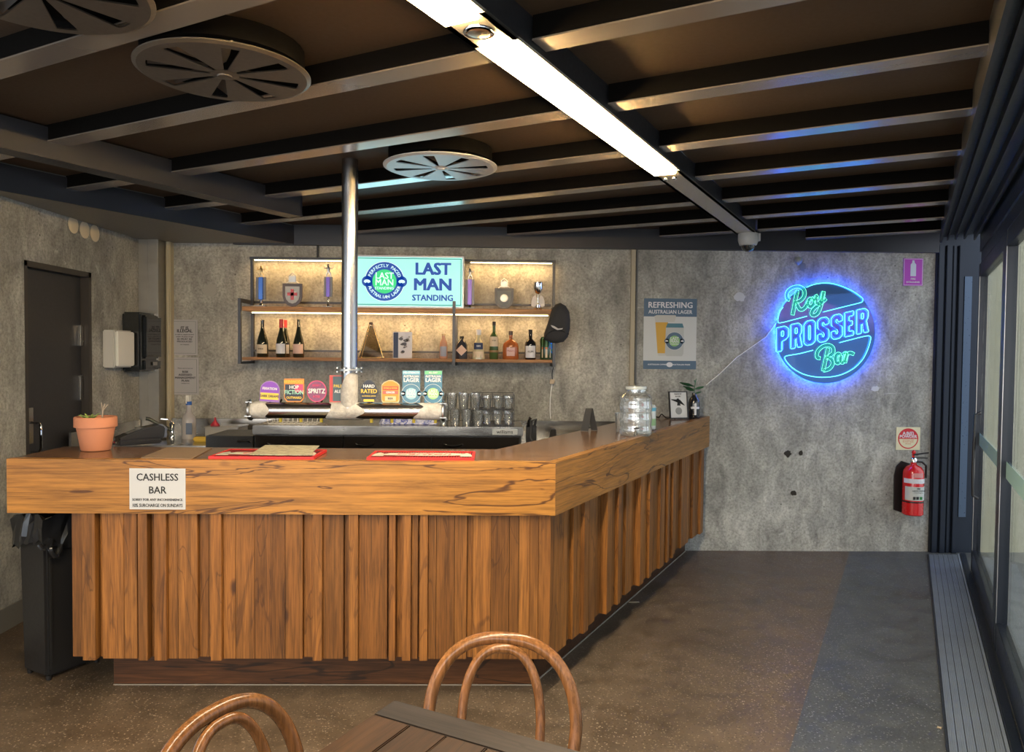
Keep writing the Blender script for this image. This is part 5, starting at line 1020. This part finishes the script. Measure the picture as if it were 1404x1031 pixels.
p = onZ(929, 574, ZB); e = empty('framed_notice', (p.x, 5.74, zc+.004), R(14), 'small black framed notice standing at the far end of the bar', 'picture frame', rot=(R(-8), 0, R(14)))
pw, ph = .078, .21
w = MB()
for a_, b_ in (((-pw, 0), (pw, .007)), ((-pw, ph-.007), (pw, ph)), ((-pw, .0071), (-pw+.007, ph-.0071)), ((pw-.007, .0071), (pw, ph-.0071))): w.box((a_[0], -.012, a_[1]), (b_[0], .006, b_[1]))
w.build('frame', BLACK, e); w = MB(); w.box((-pw+.007, -.004, .007), (pw-.007, .002, ph-.007)); w.build('sheet', mat('frame_paper', (.55, .55, .55), .6), e)
lettering([('MADE BY', 0, ph*.90, .015, .01), ('RUGBY', 0, ph*.81, .015, .01)], INK, e, -.0046)
figure_ = MB(); figure_.prism([(-.06, .145), (-.02, .14), (-.01, .155), (.004, .155), (.01, .14), (.05, .10), (.052, .104), (.015, .145), (.012, .115), (.02, .10), (-.012, .10), (-.008, .125), (-.02, .145), (-.06, .15)], -.0052, -.0042, plane='XZ'); figure_.build('printed_figure', INK, e)
w = MB(); w.prism(disc_pts(.0, ph*.28, .028, 20), -.0052, -.0042, plane='XZ'); w.build('printed_badge', mat('print_grey2', (.25, .25, .25), .6), e)
w = MB(); w.tube([(0, .006, ph*.6), (0, .07, .004)], .004, 6); w.build('strut', BLACK, e)
p = onZ(953, 573.5, ZB); e = empty('black_bottle_vase', (p.x-.01, 5.83, zc), 0, 'black bottle with white label holding a green sprig, at the end of the bar', 'vase'); H_ = .20
w = MB(); w.lathe([(.042, 0), (.045, .006), (.045, H_*.60), (.038, H_*.74), (.018, H_*.88), (.016, H_)], n=24); w.build('body', mat('ceramic_black', (.012, .013, .018), .2, coat=.5), e)
wrap(e, 'paper_label', .045, H_*.38, H_*.46, LWHITE, .8); wrap(e, 'paper_label', .045, H_*.14, H_*.60, LWHITE, .18)
LF = mat('leaf_dark', (.03, .12, .05), .45)
w = MB(); w.tube([(0, 0, H_*.9), (.0, -.01, H_+.05), (.012, -.01, H_+.11)], .003, 6); w.build('stem', LF, e)
for i, (a, l, z) in enumerate(((170, .12, .05), (200, .08, .015), (10, .08, .03), (330, .06, -.005), (80, .07, .08), (150, .10, .025))):
    a = R(a); w = MB(); t_ = Vector((math.cos(a), math.sin(a)*.5, .25)); s_ = Vector((-math.sin(a)*.5, math.cos(a), .5))*.35
    c_ = Vector((0, -.01, H_+z)); w.add([c_, c_+t_*l*.4+s_*l*.6, c_+t_*l*.85+s_*l*.3, c_+t_*l, c_+t_*l*.8-s_*l*.4, c_+t_*l*.4-s_*l*.6]+[c_+Vector((0, .0015, -.0015)), c_+t_*l*.4+s_*l*.6+Vector((0, .0015, -.0015)), c_+t_*l*.85+s_*l*.3+Vector((0, .0015, -.0015)), c_+t_*l+Vector((0, .0015, -.0015)), c_+t_*l*.8-s_*l*.4+Vector((0, .0015, -.0015)), c_+t_*l*.4-s_*l*.6+Vector((0, .0015, -.0015))], [(0, 1, 2, 3, 4, 5), (11, 10, 9, 8, 7, 6)]+[(i_, (i_+1) % 6, 6+(i_+1) % 6, 6+i_) for i_ in range(6)]); w.build('leaf', LF, e)
p = onZ(812, 591, ZB); e = empty('folded_table_sign', (p.x-.02, p.y+.02, zc), R(-12), 'small black folded A-shaped table sign on the wing worktop', 'table sign')
H_ = .145; w = MB(); w.add([(-.05, -.03, 0), (.0, -.03, 0), (.018, 0, H_), (-.022, 0, H_), (-.05, -.026, 0), (.0, -.026, 0), (.018, .004, H_), (-.022, .004, H_)], [(0, 1, 2, 3), (7, 6, 5, 4), (0, 4, 5, 1), (1, 5, 6, 2), (2, 6, 7, 3), (3, 7, 4, 0)]); w.build('front_panel', BLACKM, e)
w = MB(); w.add([(.012, .03, 0), (.055, .03, 0), (.025, 0.004, H_), (-.005, .004, H_), (.012, .034, 0), (.055, .034, 0), (.025, .008, H_), (-.005, .008, H_)], [(0, 1, 2, 3), (7, 6, 5, 4), (0, 4, 5, 1), (1, 5, 6, 2), (2, 6, 7, 3), (3, 7, 4, 0)]); w.build('rear_panel', BLACKM, e)
# coiled cable end on wing
p = onZ(908, 573, ZB); w = MB(); w.tube(smooth_path([(0, 0, .005), (.03, .03, .02), (.06, -.01, .006), (.09, .02, .03), (.12, .0, .005), (.15, .0, .005)], 4), .005, 6); tag(w.build('black_cable', BLACK, None, (p.x-.10, 5.80, zc)), 'short black cable lying by the wall left of the framed notice', 'cable')
# ================================================================= LEFT WALL FITTINGS
# conduit with thin dark line, and cables from ceiling
cx_ = onY(868, 400, YB).x
w = MB(); w.box((cx_-.022, YB-.03, 1.106), (cx_+.012, YB-.0008, ZT-.012)); struct(w.build('trim_10', mat('conduit_beige', (.34, .30, .22), .6)))
w = MB(); w.box((cx_+.022, YB-.02, 1.106), (cx_+.034, YB-.0008, ZT-.012)); struct(w.build('trim_11', mat('conduit_dark', (.10, .10, .10), .5)))
cx_ = onY(436, 350, YB).x; w = MB(); w.tube([(cx_, YB-.012, 2.336), (cx_, YB-.012, ZT-.012)], .008, 8); tag(w.build('shelf_cable', BLACK), 'short dark cable from the ceiling to the top of the shelf', 'cable')
pa, pb = onX(139, 452, XL), onX(172, 503, XL)
e = empty('towel_dispenser', (XL, (pa.y+pb.y)/2, pb.z), 0, 'small white dispenser open beside the black paper towel dispenser', 'dispenser'); hy = (pb.y-pa.y)/2; hz = pa.z-pb.z
w = MB(); w.box((.0008, -hy*.95, 0), (.085, hy*.6, hz)); w.build('case', mat('dispenser_white', (.50, .50, .48), .35), e, bevel=.008)
w = MB(); w.box((.0855, -hy*.9, .01), (.105, hy*.55, hz-.01)); w.build('cover', WHITE, e, bevel=.006)
w = MB(); w.box((.03, hy*.6+.0005, .02), (.08, hy*.6+.006, hz*.9)); w.build('side_label', mat('dispenser_pink', (.50, .38, .32), .5), e)
pa, pb = onX(163, 427, XL), onX(196, 508, XL)
e = empty('paper_towel_dispenser', (XL, (pa.y+pb.y)/2, pb.z), 0, 'black glossy paper towel dispenser on the left wall by the corner post', 'dispenser'); hy = (pb.y-pa.y)/2; hz = pa.z-pb.z
BG = mat('dispenser_black', (.015, .017, .018), .12, coat=.6)
w = MB(); w.box((.0008, -hy*.8, 0), (.14, hy*.85, hz)); w.build('case', BG, e, bevel=.015)
w = MB(); w.box((.1405, -hy*.6, hz*.22), (.165, hy*.8, hz-.02)); w.build('cover', BG, e, bevel=.012)
w = MB(); w.box((.1405, -hy*.6, .012), (.158, hy*.8, hz*.19)); w.build('tray', BG, e, bevel=.006)
w = MB(); w.box((.1655, -hy*.05, hz*.10), (.170, hy*.3, hz*.16)); w.build('lock', mat('lock_grey', (.2, .2, .2), .3), e)
# ================================================================= RUBBISH BIN
pf = onZ(63, 937, 0); e = empty('rubbish_bin', (pf.x, pf.y, 0), R(32), 'tall black rubbish bin with crumpled liner under the left end of the bar', 'bin')
BIN = mat('bin_black', (.016, .015, .015), .38)
def frus(x0, y0, x1, y1, z0, X0_, Y0_, X1_, Y1_, z1): return ([(x0, y0, z0), (x1, y0, z0), (x1, y1, z0), (x0, y1, z0), (X0_, Y0_, z1), (X1_, Y0_, z1), (X1_, Y1_, z1), (X0_, Y1_, z1)], [(3, 2, 1, 0), (4, 5, 6, 7), (0, 1, 5, 4), (1, 2, 6, 5), (2, 3, 7, 6), (3, 0, 4, 7)])
w = MB(); w.add(*frus(.01, .01, .29, .21, .02, .0, .0, .31, .22, .70)); w.build('bin_body', BIN, e, bevel=.012)
e.rotation_euler = (0, 0, R(60)); 
w = MB(); w.box((.02, -.006, .06), (.03, .0, .60)); w.build('side_rib', BIN, e)
w = MB(); w.add(*frus(-.012, -.012, .322, .232, .702, -.012, -.012, .322, .232, .74)); w.build('bin_rim', BIN, e, bevel=.006)
w = MB(); N = 40; rd = random.Random(4); vs = []; fs = []
LIN = mat('bin_liner', (.014, .014, .015), .18, coat=.3)
rings_ = [(1.06, .66), (1.09, .70), (1.05, .755), (.98, .80), (.85, .79), (.8, .74)]
for k, (s_, z_) in enumerate(rings_):
    for i in range(N):
        a = 2*math.pi*i/N; ca, sa = math.cos(a), math.sin(a); q = max(abs(ca), abs(sa)); j_ = 1+.05*rd.uniform(-1, 1)
        vs.append((.155+.167*s_*ca/q*j_, .11+.122*s_*sa/q*j_, z_+rd.uniform(-.02, .02)+(-.05*math.sin(a*3)*.5 if k == 0 else 0)))
for k in range(len(rings_)-1):
    for i in range(N): fs.append((k*N+i, k*N+(i+1) % N, (k+1)*N+(i+1) % N, (k+1)*N+i))
w.add(vs, fs, False); w.build('liner', LIN, e)
w = MB(); w.tube(smooth_path([(.02, -.02, .69), (.0, -.05, .65), (.03, -.05, .61), (.06, -.03, .66)], 5), .012, 7); w.tube(smooth_path([(.02, -.02, .69), (-.03, -.05, .66), (-.04, -.03, .68)], 4), .010, 6); w.build('liner_knot', LIN, e)
for q in ((.03, .03), (.27, .03), (.27, .19), (.03, .19)): w = MB(); w.lathe([(.012, 0), (.014, .022)], (q[0], q[1], 0), 10); w.build('foot', BIN, e)
# ================================================================= TABLE
A_ = onZ(541, 959, .76); e = empty('wooden_table', (A_.x, A_.y, 0), TH, 'dark rustic square wooden table at the bottom edge of the photo', 'table')
TL = .72; TW = .80; th = .035; z1 = .76; z0 = z1-th; bw = .082
w = MB(); w.box((0, -bw, z0), (TW, -.0006, z1)); w.build('border_board', TABX, e, bevel=.003)
w = MB(); w.box((0, -TL, z0), (TW, -TL+bw, z1)); w.build('border_board', TABX, e, bevel=.003)
x = 0; i = 0
for wd_ in (.105, .098, .102, .096, .104, .10, .098, .097):
    w = MB(); w.box((x+.0012, -TL+bw+.001, z0), (min(x+wd_, TW)-.0012, -bw-.001, z1-.0008*(i % 2))); w.build('table_plank', TABW, e, bevel=.0025); x += wd_; i += 1
w = MB(); w.box((.36, -.40, .05), (.44, -.32, z0-.03)); w.build('pedestal', BLACKM, e); w = MB(); w.box((.12, -.40, z0-.03), (.68, -.32, z0-.001)); w.build('top_brace', BLACKM, e)
for a_ in (0, 90):
    w = MB(); w.box((-.30, -.035, 0), (.30, .035, .05)); w.build('foot', BLACKM, e, (.40, -.36, 0.0), rz=R(a_)) if a_ == 0 else None
for s_ in (-1, 1): w = MB(); w.box((.365, -.36+s_*.036 if s_ > 0 else -.66, 0), (.435, -.06 if s_ > 0 else -.36-.036, .05)); w.build('foot', BLACKM, e)
# ================================================================= BENTWOOD CHAIRS
def chair(label, loc, rz):
    """seat centre at origin, back towards +Y"""
    e = empty('bentwood_chair', loc, rz, label, 'chair', 'bentwood chairs at the table')
    def hoop(w0, w1, zt, zb_, y0, y1, r, name, n=30):
        pts = []
        for i in range(n+1):
            t = math.pi*i/n; c_, s_ = math.cos(t), math.sin(t)
            x = (w1/2)*(abs(c_)**.82)*(1 if c_ > 0 else -1); zz = zt-(zt-.64)*(1-s_**.9) if True else 0
            pts.append((x, zz))
        L = [(w0/2, zb_)]+[(w0/2+(w1/2-w0/2)*k, zb_+(.62-zb_)*k) for k in (.35, .7)]
        full = [(x, z) for x, z in L]+pts+[(-x, z) for x, z in L[::-1]]
        P = [Vector((x, y0+(y1-y0)*max(0, (z-.45))/(zt-.45), z)) for x, z in full]
        w = MB(); w.tube(smooth_path(P, 2), r, 12); return w.build(name, BENT, e)
    hoop(.33, .385, .850, .46, .185, .275, .0165, 'back_hoop'); hoop(.19, .205, .830, .46, .175, .258, .0125, 'inner_hoop')
    w = MB(); w.lathe([(.170, .447), (.178, .452), (.175, .462), (.10, .458), (.002, .456)], n=36); w.build('seat', SHELFW, e)
    w = MB(); w.tube([(.19*math.cos(a), .19*math.sin(a), .45) for a in [i*math.pi/20 for i in range(40)]], .017, 10, closed=True); w.build('seat_ring', BENT, e)
    for sx_ in (-1, 1):
        w = MB(); w.tube(smooth_path([(sx_*.135, -.135, .445), (sx_*.150, -.155, .25), (sx_*.175, -.19, .0)], 4), .0155, 10); w.build('leg', BENT, e)
        w = MB(); w.tube(smooth_path([(sx_*.165, .185, .46), (sx_*.165, .195, .25), (sx_*.175, .25, .0)], 4), .0165, 10); w.build('leg', BENT, e)
    w = MB(); w.tube([(.135*math.cos(a), .145*math.sin(a)+.01, .24) for a in [i*math.pi/16 for i in range(32)]], .010, 8, closed=True); w.build('leg_ring', BENT, e)
    return e
def face(px, y, z, ang, name):
    pass
chair('bentwood chair behind the far side of the table, its double hoop back against the bar', (-.018, 1.675, 0), R(-9))
chair('bentwood chair at the left side of the table, cut off by the bottom edge', (-.338, 1.415, 0), R(61))
# small things on the floor
for i, (px, py) in enumerate(((869, 826), (1288, 998))):
    p = onZ(px, py, 0); w = MB(); w.box((-.035, -.004, .0005), (.035, .004, .005)) if i == 0 else w.prism([(-.014, 0), (-.004, .004), (0, .014), (.004, .004), (.014, 0), (.004, -.004), (0, -.012), (-.004, -.004)], .0005, .003)
    tag(w.build('wood_sliver' if i == 0 else 'dry_leaf', mat('sliver', (.42, .33, .22), .8), None, (p.x, p.y, 0), .1), ['pale wooden sliver on the floor beside the bar', 'small dry leaf on the floor by the door track'][i], 'debris')
